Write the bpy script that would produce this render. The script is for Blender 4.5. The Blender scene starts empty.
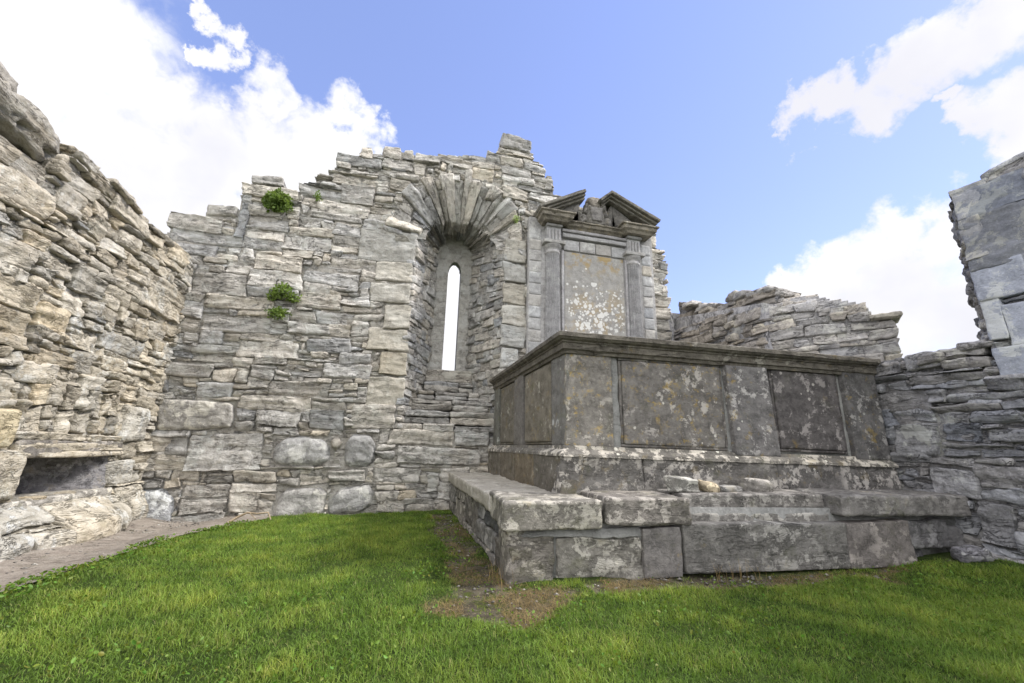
import bpy, math, random
import numpy as np
from mathutils import Vector
S = bpy.context.scene
COL = S.collection
rad = math.radians
# ------------------------------------------------------------------ camera
FPX, PITCH, YAW, CAMH, ROLL = 418.0, rad(14.2), rad(14.5), 1.1, rad(1.4)
cam = bpy.data.cameras.new('camera'); cam_o = bpy.data.objects.new('camera', cam); COL.objects.link(cam_o)
cam.sensor_width = 36; cam.lens = 36 * FPX / 1024; cam.clip_start = .05; cam.clip_end = 3000
f_ = Vector((math.cos(PITCH) * math.sin(YAW), math.cos(PITCH) * math.cos(YAW), math.sin(PITCH)))
r_ = Vector((math.cos(YAW), -math.sin(YAW), 0)); u_ = r_.cross(f_)
cR, sR = math.cos(ROLL), math.sin(ROLL)
rr = r_ * cR + u_ * sR; uu = u_ * cR - r_ * sR
from mathutils import Matrix
M = Matrix((rr, uu, -f_)).transposed().to_4x4(); M.translation = (0, 0, CAMH)
cam_o.matrix_world = M
S.camera = cam_o

def ray(x, y):
    a = (x - 512) / FPX; b = (341.5 - y) / FPX
    v = f_ + rr * a + uu * b
    return v.normalized()
def py(x, y, Y=8.2):
    v = ray(x, y); t = Y / v.y; return v.x * t, CAMH + v.z * t
def px(x, y, X):
    v = ray(x, y); t = X / v.x; return v.y * t, CAMH + v.z * t

# ------------------------------------------------------------------ light
SUN_EL, SUN_AZ = rad(46), rad(98)        # azimuth clockwise from +Y towards +X
SUN_STR, SKY_STR, EXPO = 2.0, 0.12, 1.30
w = bpy.data.worlds.new('World'); S.world = w; w.use_nodes = True
nt = w.node_tree; nt.nodes.clear(); N = nt.nodes; L = nt.links
def nd(tree, typ, **k):
    n = tree.nodes.new(typ)
    for a, b in k.items():
        if a == 'inp':
            for i, v in b.items():
                n.inputs[i].default_value = v
        else: setattr(n, a, b)
    return n
def lk(tree, a, b): tree.links.new(a, b)
def mth(tree, op, a, b=None, c=None, clamp=False):
    n = tree.nodes.new('ShaderNodeMath'); n.operation = op; n.use_clamp = clamp
    for i, v in enumerate((a, b, c)):
        if v is None: continue
        if isinstance(v, (int, float)): n.inputs[i].default_value = v
        else: tree.links.new(v, n.inputs[i])
    return n.outputs[0]
def mixc(tree, fac, a, b, blend='MIX'):
    n = tree.nodes.new('ShaderNodeMix'); n.data_type = 'RGBA'; n.blend_type = blend; n.clamp_factor = True
    for i, v in ((0, fac), (6, a), (7, b)):
        if isinstance(v, (int, float)): n.inputs[i].default_value = v
        elif isinstance(v, tuple): n.inputs[i].default_value = v if len(v) == 4 else (*v, 1)
        else: tree.links.new(v, n.inputs[i])
    return n.outputs[2]
def sstep(tree, v, a, b):
    n = tree.nodes.new('ShaderNodeMapRange'); n.interpolation_type = 'SMOOTHSTEP'; n.clamp = True
    tree.links.new(v, n.inputs[0]); n.inputs[1].default_value = a; n.inputs[2].default_value = b
    return n.outputs[0]
out = nd(nt, 'ShaderNodeOutputWorld'); bg = nd(nt, 'ShaderNodeBackground')
sky = nd(nt, 'ShaderNodeTexSky'); sky.sky_type = 'NISHITA'; sky.sun_disc = False
sky.sun_elevation = SUN_EL; sky.sun_rotation = SUN_AZ; sky.air_density = 1.0; sky.dust_density = .15; sky.ozone_density = 1.3
tc = nd(nt, 'ShaderNodeTexCoord')
skyc = mixc(nt, 1.0, sky.outputs[0], (1.08, .88, 1.0), 'MULTIPLY')
skyc = mixc(nt, .40, skyc, (1.2, 1.75, 3.5))
# cloud banks placed by direction (image of the real sky that day), edges from noise
blobs = [(60, 62, 8), (-20, 50, 13), (120, 115, 8), (185, 138, 7), (250, 165, 8), (310, 160, 6), (345, 140, 4), (60, 170, 14), (160, 200, 12), (-60, 150, 20), (280, 210, 9), (20, 5, 8),
         (222, 36, 1.6), (240, 47, 1.9), (257, 58, 1.4), (205, 27, 1.0),
         (805, 122, 2.4), (832, 112, 2.8), (862, 105, 2.6), (890, 90, 3.0), (922, 72, 3.4), (955, 52, 3.4), (990, 30, 3.4), (1025, 8, 3.6), (1000, 130, 2.2), (1030, 122, 3.4), (970, 108, 1.3),
         (800, 272, 2.8), (832, 262, 3.6), (868, 252, 4.2), (900, 290, 6), (950, 305, 7), (855, 318, 6), (955, 245, 3.6), (1000, 280, 6), (448, 310, 7), (450, 380, 9), (272, 108, 3.0)]
ang = nd(nt, 'ShaderNodeVectorMath', operation='NORMALIZE'); lk(nt, tc.outputs['Generated'], ang.inputs[0])
wz = nd(nt, 'ShaderNodeTexNoise', inp={'Scale': 7.0, 'Detail': 8.0, 'Roughness': .62}); lk(nt, ang.outputs[0], wz.inputs['Vector'])
w1 = nd(nt, 'ShaderNodeVectorMath', operation='SUBTRACT'); lk(nt, wz.outputs['Color'], w1.inputs[0]); w1.inputs[1].default_value = (.5, .5, .5)
w2 = nd(nt, 'ShaderNodeVectorMath', operation='SCALE'); lk(nt, w1.outputs[0], w2.inputs[0]); w2.inputs['Scale'].default_value = .30
w3 = nd(nt, 'ShaderNodeVectorMath', operation='ADD'); lk(nt, ang.outputs[0], w3.inputs[0]); lk(nt, w2.outputs[0], w3.inputs[1])
wdir = nd(nt, 'ShaderNodeVectorMath', operation='NORMALIZE'); lk(nt, w3.outputs[0], wdir.inputs[0])
cur = None
for bx_, by_, rd in blobs:
    c = ray(bx_, by_)
    d = nd(nt, 'ShaderNodeVectorMath', operation='DOT_PRODUCT'); lk(nt, wdir.outputs[0], d.inputs[0]); d.inputs[1].default_value = c
    m = nd(nt, 'ShaderNodeMapRange'); m.clamp = True; lk(nt, d.outputs['Value'], m.inputs[0])
    m.inputs[1].default_value = math.cos(rad(rd * 1.25)); m.inputs[2].default_value = math.cos(rad(rd * .35))
    cur = m.outputs[0] if cur is None else mth(nt, 'MAXIMUM', cur, m.outputs[0])
# broad cloud bank added behind the viewer, unseen, as fill light
back = nd(nt, 'ShaderNodeVectorMath', operation='DOT_PRODUCT'); lk(nt, ang.outputs[0], back.inputs[0]); back.inputs[1].default_value = Vector((-.25, -1, .45)).normalized()
bm_ = mth(nt, 'MULTIPLY', sstep(nt, back.outputs['Value'], .0, .5), .75)
cur = mth(nt, 'MAXIMUM', cur, bm_)
nz = nd(nt, 'ShaderNodeTexNoise', inp={'Scale': 13.0, 'Detail': 9.0, 'Roughness': .58, 'Distortion': .3}); lk(nt, ang.outputs[0], nz.inputs['Vector'])
nz2 = nd(nt, 'ShaderNodeTexNoise', inp={'Scale': 3.0, 'Detail': 5.0, 'Roughness': .5}); lk(nt, ang.outputs[0], nz2.inputs['Vector'])
dens = mth(nt, 'ADD', cur, mth(nt, 'MULTIPLY', mth(nt, 'SUBTRACT', nz.outputs[0], .5), 1.7))
dens = mth(nt, 'MULTIPLY', sstep(nt, dens, .08, .92), sstep(nt, cur, .0, .3))
shade = sstep(nt, nz2.outputs[0], .32, .62)
cloudc = mixc(nt, shade, (3.05, 3.05, 3.3), (4.0, 3.98, 4.0))
cloudc = mixc(nt, sstep(nt, back.outputs['Value'], -.05, .5), cloudc, (8.5, 8.3, 8.1))   # added rear bank, brightened to fill the shaded faces
final = mixc(nt, dens, skyc, cloudc)
lk(nt, final, bg.inputs[0]); bg.inputs[1].default_value = SKY_STR; lk(nt, bg.outputs[0], out.inputs[0])
sl = bpy.data.lights.new('sun', 'SUN'); sl.energy = SUN_STR; sl.angle = rad(10); sl.color = (1, .95, .89)
so = bpy.data.objects.new('sun', sl); COL.objects.link(so)
sd = Vector((math.sin(SUN_AZ) * math.cos(SUN_EL), math.cos(SUN_AZ) * math.cos(SUN_EL), math.sin(SUN_EL)))
so.rotation_euler = sd.to_track_quat('Z', 'Y').to_euler()
vs = S.view_settings; vs.view_transform = 'Standard'; vs.look = 'None'; vs.exposure = EXPO; vs.gamma = 1; vs.use_curve_mapping = False
S.cycles.max_bounces = 5; S.cycles.diffuse_bounces = 3

# ------------------------------------------------------------------ noise
def _h(i, j, k, seed):
    n = (i.astype(np.uint32) * np.uint32(374761393) + j.astype(np.uint32) * np.uint32(668265263)
         + k.astype(np.uint32) * np.uint32(2147483647) + np.uint32((seed * 144665) % 4294967295))
    n = (n ^ (n >> np.uint32(13))) * np.uint32(1274126177)
    n = n ^ (n >> np.uint32(16))
    return (n & np.uint32(0xffffff)).astype(np.float32) / np.float32(0xffffff)
def noise(p, seed=0):
    p = p.astype(np.float32); f = np.floor(p); i = f.astype(np.int64); t = p - f; t = t * t * (3 - 2 * t)
    x, y, z = i[:, 0], i[:, 1], i[:, 2]; a, b, c = t[:, 0], t[:, 1], t[:, 2]
    def l(u, v, q): return u + (v - u) * q
    r = l(l(l(_h(x, y, z, seed), _h(x+1, y, z, seed), a), l(_h(x, y+1, z, seed), _h(x+1, y+1, z, seed), a), b),
          l(l(_h(x, y, z+1, seed), _h(x+1, y, z+1, seed), a), l(_h(x, y+1, z+1, seed), _h(x+1, y+1, z+1, seed), a), b), c)
    return r * 2 - 1
def fbm(p, o=3, seed=0):
    s = 0; a = 1; t = 0
    for k in range(o):
        s = s + a * noise(p * (2.03 ** k), seed + k * 7); t += a; a *= .5
    return s / t
def ss(x, a, b):
    t = np.clip((x - a) / (b - a), 0, 1); return t * t * (3 - 2 * t)

# ------------------------------------------------------------------ mesh accumulator
class Acc:
    def __init__(s): s.v = []; s.f = []; s.c = []; s.l = []; s.n = 0
    def add(s, v, f, c, l):
        s.v.append(v); s.f.append(f + s.n); s.n += len(v)
        s.c.append(np.broadcast_to(np.asarray(c, np.float32), (len(v), 3))); s.l.append(l)
    def build(s, name, mat, parent=None, smooth=True):
        v = np.concatenate(s.v).astype(np.float32); f = np.concatenate(s.f).astype(np.int32)
        me = bpy.data.meshes.new(name)
        me.vertices.add(len(v)); me.vertices.foreach_set('co', v.ravel())
        me.loops.add(f.size); me.loops.foreach_set('vertex_index', f.ravel())
        me.polygons.add(len(f)); me.polygons.foreach_set('loop_start', np.arange(0, f.size, f.shape[1], dtype=np.int32))
        me.polygons.foreach_set('loop_total', np.full(len(f), f.shape[1], np.int32))
        me.update(calc_edges=True)
        c = np.ones((len(v), 4), np.float32); c[:, :3] = np.concatenate(s.c)
        a = me.attributes.new('tint', 'FLOAT_COLOR', 'POINT'); a.data.foreach_set('color', c.ravel())
        a = me.attributes.new('lc', 'FLOAT_VECTOR', 'POINT'); a.data.foreach_set('vector', np.concatenate(s.l).astype(np.float32).ravel())
        if smooth: me.polygons.foreach_set('use_smooth', np.ones(len(f), bool))
        me.materials.append(mat)
        o = bpy.data.objects.new(name, me); COL.objects.link(o)
        if parent: o.parent = parent
        return o
def quads(ny, nx):
    i = np.arange(ny * nx).reshape(ny, nx)
    return np.stack([i[:-1, :-1], i[:-1, 1:], i[1:, 1:], i[1:, :-1]], -1).reshape(-1, 4)
def tag(o, label=None, cat=None, group=None, kind=None):
    if label: o['label'] = label
    if cat: o['category'] = cat
    if group: o['group'] = group
    if kind: o['kind'] = kind
    return o
def empty(name, loc, label, cat, group=None):
    o = bpy.data.objects.new(name, None); COL.objects.link(o)
    return tag(o, label, cat, group)

rng = np.random.default_rng(5); rnd = random.Random(5)

def stone(acc, mp, s0, s1, t0, t1, n0=0., depth=.18, res=.02, col=(.5,)*3, rough=1., r=None, bed=1., gap=.006, jit=.02, k_cut=.0, dome=0.):
    w_ = s1 - s0 - 2 * gap; h_ = t1 - t0 - 2 * gap
    if w_ < .015 or h_ < .015: return
    if r is None: r = min(.38 * min(w_, h_), rnd.uniform(.010, .034))
    r = min(r, .45 * min(w_, h_))
    dl = np.array([depth, depth * .45, r * 1.0, r * .45])
    def axis(w):
        n = max(2, int(round(w / res)))
        inn = np.linspace(0, w, n + 1); inn = np.unique(np.concatenate([inn, [r * .35, w - r * .35]]))
        pos = np.concatenate([np.zeros(4), inn, np.full(4, w)]); dep = np.concatenate([dl, np.zeros(len(inn)), dl[::-1]])
        return pos, dep
    a, da = axis(w_); b, db = axis(h_)
    A, B = np.meshgrid(a, b); D = np.maximum(*np.meshgrid(da, db))
    s = A.ravel(); t = B.ravel(); n = -D.ravel()
    i_s = np.clip(s, r, w_ - r); i_t = np.clip(t, r, h_ - r); i_n = np.minimum(n, -r)
    v = np.stack([s - i_s, t - i_t, n - i_n], 1); ln = np.linalg.norm(v, axis=1, keepdims=True); dr = v / np.maximum(ln, 1e-6)
    p = np.stack([i_s, i_t, i_n], 1) + dr * r
    off = rng.uniform(0, 50, 3)
    lc = np.stack([s, t, n], 1) + off
    bedn = fbm(np.stack([lc[:, 0] * 1.5, lc[:, 1] * 16, lc[:, 2] * 1.5], 1), 2, 3)
    led = ss(bedn, -.25, .3) - .5
    d = rough * (.026 * fbm(lc * np.array([3., 5, 3]), 2, 11) + .015 * fbm(lc * np.array([11., 17, 11]), 3, 23)) + bed * .015 * led
    d = d - rough * .02 * ss(np.abs(fbm(lc * np.array([2.5, 3.5, 2.5]), 2, 41)), .06, 0)  * .6
    d = np.maximum(d, -.8 * r) if r > .02 else d
    lat = np.clip(-n / .03, 0, 1)                    # keep sides from bulging into neighbours too far
    p = p + dr * (d * (1 - .35 * lat))[:, None]
    wv = np.stack([p[:, 0] + s0, p[:, 1] + t0, 0 * s], 1)
    am = .010 * min(1, h_ / .10) * min(1, rough)
    p[:, 0] += am * 1.3 * noise(wv * 7, 61); p[:, 1] += am * noise(wv * 6, 67)
    # quad outline irregularity, face tilt
    fs, ft = s / w_, t / h_
    c = rng.uniform(-1, 1, (2, 4)) * jit * np.array([[1.3], [.9]]) * min(1, h_ / .12)
    bil = np.stack([(1-fs)*(1-ft), fs*(1-ft), (1-fs)*ft, fs*ft])
    p[:, 0] += (c[0][:, None] * bil).sum(0); p[:, 1] += (c[1][:, None] * bil).sum(0)
    tl = rng.uniform(-1, 1, 2) * .035 * rough
    p[:, 2] += n0 + tl[0] * (fs - .5) * min(1, w_ / .4) + tl[1] * (ft - .5)
    if dome:
        p[:, 0] += (w_ * .5 - p[:, 0]) * dome * (ft ** 2.5 + .35 * (1 - ft) ** 3); p[:, 1] -= dome * .5 * h_ * (2 * fs - 1) ** 4 * ft; p[:, 2] -= .12 * dome * ((2 * fs - 1) ** 4 + (2 * ft - 1) ** 4)
    if k_cut: # knocked corner
        p[:, 2] -= k_cut * ss((fs - .75) + (ft - .6), 0, .5)
    P = mp(p[:, 0] + s0 + gap, p[:, 1] + t0 + gap, p[:, 2])
    acc.add(P, quads(len(b), len(a)), col, lc)

def layout(W, Hh, cell, blocked, pre, sizefn):
    """irregular coursed rubble: rectangles (s0,s1,t0,t1) filling the free cells"""
    nx, ny = int(W / cell), int(Hh / cell)
    occ = np.zeros((ny, nx), bool)
    U, V = np.meshgrid((np.arange(nx) + .5) * cell, (np.arange(ny) + .5) * cell)
    occ |= blocked(U, V)
    top = np.zeros((ny, nx), np.int32)
    outl = []
    for (a, b, c, d) in pre:
        ia, ib, ic, id_ = int(round(a / cell)), int(round(b / cell)), int(round(c / cell)), int(round(d / cell))
        ia = max(ia, 0); ic = max(ic, 0); ib = min(ib, nx); id_ = min(id_, ny)
        occ[ic:id_, ia:ib] = True
    for j in range(ny):
        i = 0
        while i < nx:
            if occ[j, i]: i += 1; continue
            e = i
            while e < nx and not occ[j, e]: e += 1
            run = e - i
            w, h = sizefn((i + .5) * cell, (j + .5) * cell)
            wc = max(1, int(round(w / cell))); hc = max(1, int(round(h / cell)))
            if run < wc * 1.45: wc = run if run <= wc * 1.45 else wc
            if run - wc < 3: wc = run
            # snap the top to the neighbour
            if i > 0 and top[j, i-1] > j and abs(top[j, i-1] - (j + hc)) <= 2: hc = top[j, i-1] - j
            elif e < nx and wc == run and top[j, e] > j and abs(top[j, e] - (j + hc)) <= 2: hc = top[j, e] - j
            hc = min(hc, max(2, int(wc * 1.35)))
            hh = 1
            while hh < hc and j + hh < ny and not occ[j + hh, i:i + wc].any(): hh += 1
            occ[j:j + hh, i:i + wc] = True; top[j:j + hh, i:i + wc] = j + hh
            outl.append((i * cell, (i + wc) * cell, j * cell, (j + hh) * cell))
            i += wc
    return outl

def sheet(acc, mp, s0, s1, t0, t1, n=-.05, res=.04, col=(.5,)*3, amp=.015, mask=None, extr=None):
    nx = max(2, int((s1 - s0) / res)); ny = max(2, int((t1 - t0) / res))
    A, B = np.meshgrid(np.linspace(s0, s1, nx + 1), np.linspace(t0, t1, ny + 1))
    s, t = A.ravel(), B.ravel()
    lc = np.stack([s, t, 0 * s], 1) + 7.3
    nn = n + amp * fbm(lc * 9, 3, 77)
    q = quads(ny + 1, nx + 1)
    if mask is not None:
        cs = (A[:-1, :-1] + A[1:, 1:]).ravel() / 2; ct = (B[:-1, :-1] + B[1:, 1:]).ravel() / 2
        keep = mask(cs, ct)
    else: keep = np.ones(len(q), bool)
    P = mp(s, t, nn); qk = q[keep]
    acc.add(P, qk, col, lc)
    if extr:
        P2 = mp(s, t, np.full_like(s, n - extr)); nV = len(P)
        K = keep.reshape(ny, nx); Kp = np.pad(K, 1)
        sides = []
        idx = np.arange(nV).reshape(ny + 1, nx + 1)
        for (dj, di, c1, c2) in ((-1, 0, (0, 0), (0, 1)), (1, 0, (1, 1), (1, 0)), (0, -1, (1, 0), (0, 0)), (0, 1, (0, 1), (1, 1))):
            nb = Kp[1 + dj: ny + 1 + dj, 1 + di: nx + 1 + di]
            jj, ii = np.nonzero(K & ~nb)
            a = idx[jj + c1[0], ii + c1[1]]; b = idx[jj + c2[0], ii + c2[1]]
            sides.append(np.stack([b, a, a + nV, b + nV], 1))
        V = np.concatenate([P, P2]); lc2 = np.concatenate([lc, lc + [0, 0, 3]])
        acc.add(V, np.concatenate(sides + [qk[:, ::-1] + nV]), col, lc2)

def block(acc, mp, c, dims, res=.03, r=.02, rough=1., bed=.5, col=(.5,)*3, rot=(0, 0, 0), taper=None, jit=0.):
    """closed rounded block, centre c and full dims"""
    d = np.array(dims) / 2.; r = min(r, .9 * d.min())
    Ps = []; Fs = []; k = 0
    for ax in range(3):
        o = [i for i in range(3) if i != ax]
        def axv(D):
            n = max(2, int(round(2 * D / res))); x = np.linspace(-D, D, n + 1)
            return np.unique(np.round(np.concatenate([x, [-D + r * .3, -D + r, D - r, D - r * .3]]), 5))
        a, b = axv(d[o[0]]), axv(d[o[1]])
        A, B = np.meshgrid(a, b)
        for sg in (-1, 1):
            p = np.zeros((A.size, 3)); p[:, o[0]] = A.ravel(); p[:, o[1]] = B.ravel(); p[:, ax] = sg * d[ax]
            q = quads(len(b), len(a))
            if (sg > 0) == (ax == 1): q = q[:, ::-1]
            Ps.append(p); Fs.append(q + k); k += len(p)
    p = np.concatenate(Ps); q = np.concatenate(Fs)
    _, ui, inv = np.unique(np.round(p, 4), axis=0, return_index=True, return_inverse=True)
    p = p[ui]; q = inv.ravel()[q]
    inn = np.clip(p, -(d - r), d - r); v = p - inn; dr = v / np.maximum(np.linalg.norm(v, axis=1, keepdims=True), 1e-6)
    f = p / d
    p = inn + dr * r
    off = rng.uniform(0, 50, 3); lc = p + off
    led = ss(fbm(lc * np.array([1.5, 1.5, 16]), 2, 3), -.25, .3) - .5
    dd = rough * (.022 * fbm(lc * 4, 2, 11) + .010 * fbm(lc * 15, 2, 23)) + bed * .016 * led
    chip = ss(fbm(lc * 7, 2, 55), .25, .6) * rough * .03          # chipped arrises
    edge = ((np.abs(v) > r * .2).sum(1) >= 2)
    dd = dd - np.where(edge, chip, 0)
    p = p + dr * dd[:, None]
    if taper is not None: p[:, 0] *= 1 + taper * f[:, 2]; p[:, 1] *= 1 + taper * f[:, 2]
    if jit:
        j = rng.uniform(-jit, jit, (8, 3)); ci = 0
        for a_ in (-1, 1):
            for b_ in (-1, 1):
                for c_ in (-1, 1):
                    wgt = (1 + a_ * f[:, 0]) * (1 + b_ * f[:, 1]) * (1 + c_ * f[:, 2]) / 8
                    p += wgt[:, None] * j[ci]; ci += 1
    lc = lc[:, [0, 2, 1]]                             # bedding follows z
    from mathutils import Euler
    R = np.array(Euler(rot).to_matrix()); p = p @ R.T + np.array(c)
    P = mp(p[:, 0], p[:, 1], p[:, 2]) if mp else p
    acc.add(P, q, col, lc)

# ------------------------------------------------------------------ materials
def stone_mat(name, lo, hi, lichen=.35, lich_col=(.55, .55, .52), orange=.0, dark=.35, bump=.012, bedsc=16., warm=0., moss=0., crack=1., lsc=3.2, mossz=None, thr=None, oth=0., osc=6.5):
    m = bpy.data.materials.new(name); m.use_nodes = True; t = m.node_tree
    bs = t.nodes['Principled BSDF']; bs.inputs['Roughness'].default_value = .93; bs.inputs['Specular IOR Level'].default_value = .15
    at = nd(t, 'ShaderNodeAttribute', attribute_name='lc'); ti = nd(t, 'ShaderNodeAttribute', attribute_name='tint')
    ob = nd(t, 'ShaderNodeTexCoord')
    def nz(src, scale, detail=6, rough=.6, dist=0., sc=None):
        n = nd(t, 'ShaderNodeTexNoise', inp={'Scale': scale, 'Detail': detail, 'Roughness': rough, 'Distortion': dist})
        if sc:
            mp = nd(t, 'ShaderNodeMapping'); mp.inputs['Scale'].default_value = sc; lk(t, src, mp.inputs[0]); src = mp.outputs[0]
        lk(t, src, n.inputs['Vector']); return n.outputs[0]
    lc = at.outputs['Vector']; oc = ob.outputs['Object']
    bed = nz(lc, 1.0, 5, .65, .6, (2.0, bedsc, 2.0)); broad = nz(oc, 1.3, 5, .6); fine = nz(lc, 34, 4, .7); mid = nz(lc, 7, 6, .65)
    c = mixc(t, sstep(t, mid, .3, .7), lo, hi)
    c = mixc(t, mth(t, 'MULTIPLY', sstep(t, bed, .52, .28), .30 * crack), c, tuple(x * .33 for x in lo))
    def hair(sc, dist, wd, sd):
        n = nz(lc, 1.0, 4, .62, dist, sc)
        return mth(t, 'MULTIPLY', mth(t, 'SUBTRACT', 1., sstep(t, mth(t, 'ABSOLUTE', mth(t, 'SUBTRACT', n, .5)), 0, wd)), sstep(t, nz(lc, 2.3, 3, .5, 0, sd), .46, .62))
    ck = mth(t, 'MAXIMUM', hair((1.6, 7, 1.6), 1.0, .016, (1, 1, 1)), hair((3.4, 15, 3.4), .7, .022, (1.4, 2, 1.3)))
    ck = mth(t, 'MULTIPLY', ck, crack)
    c = mixc(t, mth(t, 'MULTIPLY', ck, .62), c, tuple(x * .28 for x in lo))
    c = mixc(t, mth(t, 'MULTIPLY', sstep(t, fine, .35, .72), .30), c, tuple(min(.75, x * 1.35) for x in hi))
    c = mixc(t, mth(t, 'MULTIPLY', sstep(t, nz(lc, 3.0, 7, .7), .52, .66), .55 * dark), c, tuple(x * .42 for x in lo))
    gr = nz(oc, 48, 3, .8); sp1 = nz(oc, 19, 4, .75)
    c = mixc(t, mth(t, 'MULTIPLY', sstep(t, sp1, .56, .66), .22 + .25 * lichen), c, tuple(min(.7, x * 1.5 + .03) for x in hi))
    c = mixc(t, mth(t, 'MULTIPLY', sstep(t, gr, .60, .70), .5 * dark), c, tuple(x * .45 for x in lo))
    # pale lichen crust
    lt = .62 - .22 * lichen if thr is None else thr
    lich = mth(t, 'MULTIPLY', sstep(t, nz(oc, lsc, 9, .72, .2), lt, lt + .05), sstep(t, nz(oc, .9, 3, .5), .36, .56))
    lich = mth(t, 'MULTIPLY', lich, min(1, .45 + lichen))
    c = mixc(t, lich, c, lich_col)
    v = nd(t, 'ShaderNodeTexVoronoi', inp={'Scale': 11.0, 'Randomness': 1.}); lk(t, oc, v.inputs['Vector'])
    vr = nd(t, 'ShaderNodeSeparateColor'); lk(t, v.outputs['Color'], vr.inputs[0])
    spot = mth(t, 'MULTIPLY', mth(t, 'LESS_THAN', mth(t, 'ADD', v.outputs['Distance'], mth(t, 'MULTIPLY', sp1, .35)), mth(t, 'ADD', mth(t, 'MULTIPLY', vr.outputs[0], .30), .12)), sstep(t, nz(oc, 1.7, 3, .5), .50, .60))
    c = mixc(t, mth(t, 'MULTIPLY', spot, min(.9, lichen * 1.3)), c, (.62, .62, .58))
    if orange:
        o_ = mth(t, 'MULTIPLY', sstep(t, nz(oc, osc, 7, .72), .55 - oth * .15, .66 - oth * .15), sstep(t, nz(oc, 1.15, 3, .5, 0, (1, 1, 1)), .46 - oth, .56 - oth))
        c = mixc(t, mth(t, 'MULTIPLY', o_, orange), c, (.37, .27, .07))
    if moss:
        if mossz: 
            sp = nd(t, 'ShaderNodeSeparateXYZ'); lk(t, oc, sp.inputs[0])
            mz = sstep(t, sp.outputs[2], mossz, mossz - .45)
        else: mz = 1.0
        m_ = mth(t, 'MULTIPLY', sstep(t, nz(oc, 4.2, 7, .7), .55, .66), mz)
        c = mixc(t, mth(t, 'MULTIPLY', m_, moss), c, (.10, .115, .03))
    c = mixc(t, mth(t, 'MULTIPLY', sstep(t, broad, .5, .68), .35 * warm), c, (.46, .35, .20))
    c = mixc(t, 1., c, ti.outputs['Color'], 'MULTIPLY')
    lk(t, c, bs.inputs['Base Color'])
    hgt = mth(t, 'ADD', mth(t, 'MULTIPLY', bed, .85), mth(t, 'ADD', mth(t, 'MULTIPLY', mid, 1.0), mth(t, 'ADD', mth(t, 'MULTIPLY', fine, .40), mth(t, 'MULTIPLY', sp1, .30))))
    hgt = mth(t, 'SUBTRACT', mth(t, 'ADD', hgt, mth(t, 'MULTIPLY', lich, .10)), mth(t, 'MULTIPLY', ck, .9))
    b = nd(t, 'ShaderNodeBump'); b.inputs['Strength'].default_value = 1; b.inputs['Distance'].default_value = bump * 2.9
    lk(t, hgt, b.inputs['Height']); lk(t, b.outputs[0], bs.inputs['Normal'])
    return m
M_LEFT = stone_mat('warm_limestone_rubble', (.30, .275, .225), (.51, .48, .415), lichen=.40, warm=.45, moss=.12, orange=.12, dark=.55, bedsc=14)
M_BACK = stone_mat('grey_limestone_rubble', (.315, .30, .275), (.61, .59, .55), lichen=.5, warm=.25, moss=.35, mossz=.35, orange=.08, dark=.6, bedsc=12)
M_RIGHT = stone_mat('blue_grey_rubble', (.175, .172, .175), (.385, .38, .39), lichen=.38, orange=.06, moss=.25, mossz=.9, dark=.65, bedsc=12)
M_DRESS = stone_mat('dressed_grey_stone', (.29, .285, .275), (.45, .445, .435), lichen=.35, orange=.03, dark=.3, bump=.004, bedsc=5, crack=.4)
M_TOMB = stone_mat('lichened_tomb_stone', (.078, .077, .078), (.19, .187, .186), lichen=.6, lich_col=(.39, .385, .375), orange=.5, dark=.7, bump=.006, bedsc=5, crack=.15, lsc=7, moss=.10, thr=.54)
M_GOLD = stone_mat('gold_lichened_tomb_stone', (.088, .085, .082), (.205, .20, .192), lichen=.6, lich_col=(.42, .41, .39), orange=.6, dark=.7, bump=.006, bedsc=5, crack=.15, lsc=7, moss=.10, thr=.55, oth=.10, osc=13)
M_SIDE = stone_mat('brown_tomb_side', (.12, .113, .10), (.21, .20, .18), lichen=.2, orange=.28, dark=.5, bump=.004, bedsc=3, crack=.3, moss=.25)
M_STEP = stone_mat('mottled_step_stone', (.105, .104, .10), (.235, .23, .223), lichen=.6, lich_col=(.40, .395, .38), orange=.2, dark=.7, bump=.010, bedsc=5, crack=.3, lsc=6.5, moss=.2, thr=.5)
M_PALE = stone_mat('pale_worn_step_top', (.28, .265, .24), (.42, .40, .37), lichen=.3, dark=.3, bump=.006, bedsc=4, crack=.3)
M_MORT = stone_mat('lime_mortar', (.17, .172, .168), (.28, .283, .275), lichen=.1, dark=.25, bump=.006, bedsc=4, crack=.2)
M_QUOIN = stone_mat('pale_quoin_stone', (.33, .32, .29), (.53, .52, .48), lichen=.5, orange=.06, dark=.4, bump=.008, bedsc=8, crack=.35, warm=.2)
M_BOULD = stone_mat('grey_boulder_stone', (.24, .238, .235), (.40, .40, .395), lichen=.6, dark=.5, bump=.011, bedsc=4, crack=.3, moss=.2, mossz=.3)
M_ASH = stone_mat('blue_grey_ashlar', (.27, .28, .305), (.42, .43, .465), lichen=.5, orange=0, dark=.3, bump=.005, bedsc=5, crack=.12)
M_DARKMON = stone_mat('weathered_cornice_stone', (.11, .105, .098), (.24, .23, .21), lichen=.12, orange=.25, dark=.6, bump=.008, bedsc=6, crack=.6)

def tint(base=1., warm=0., var=.20):
    g = base * (1 + rnd.uniform(-var, var)); h = rnd.uniform(-.05, .06) + warm
    if rnd.random() < .12: g *= rnd.uniform(.68, .85); h -= .05
    if rnd.random() < .08: h += .06
    return (g * (1 + h * .6), g, g * (1 - h))

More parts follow.
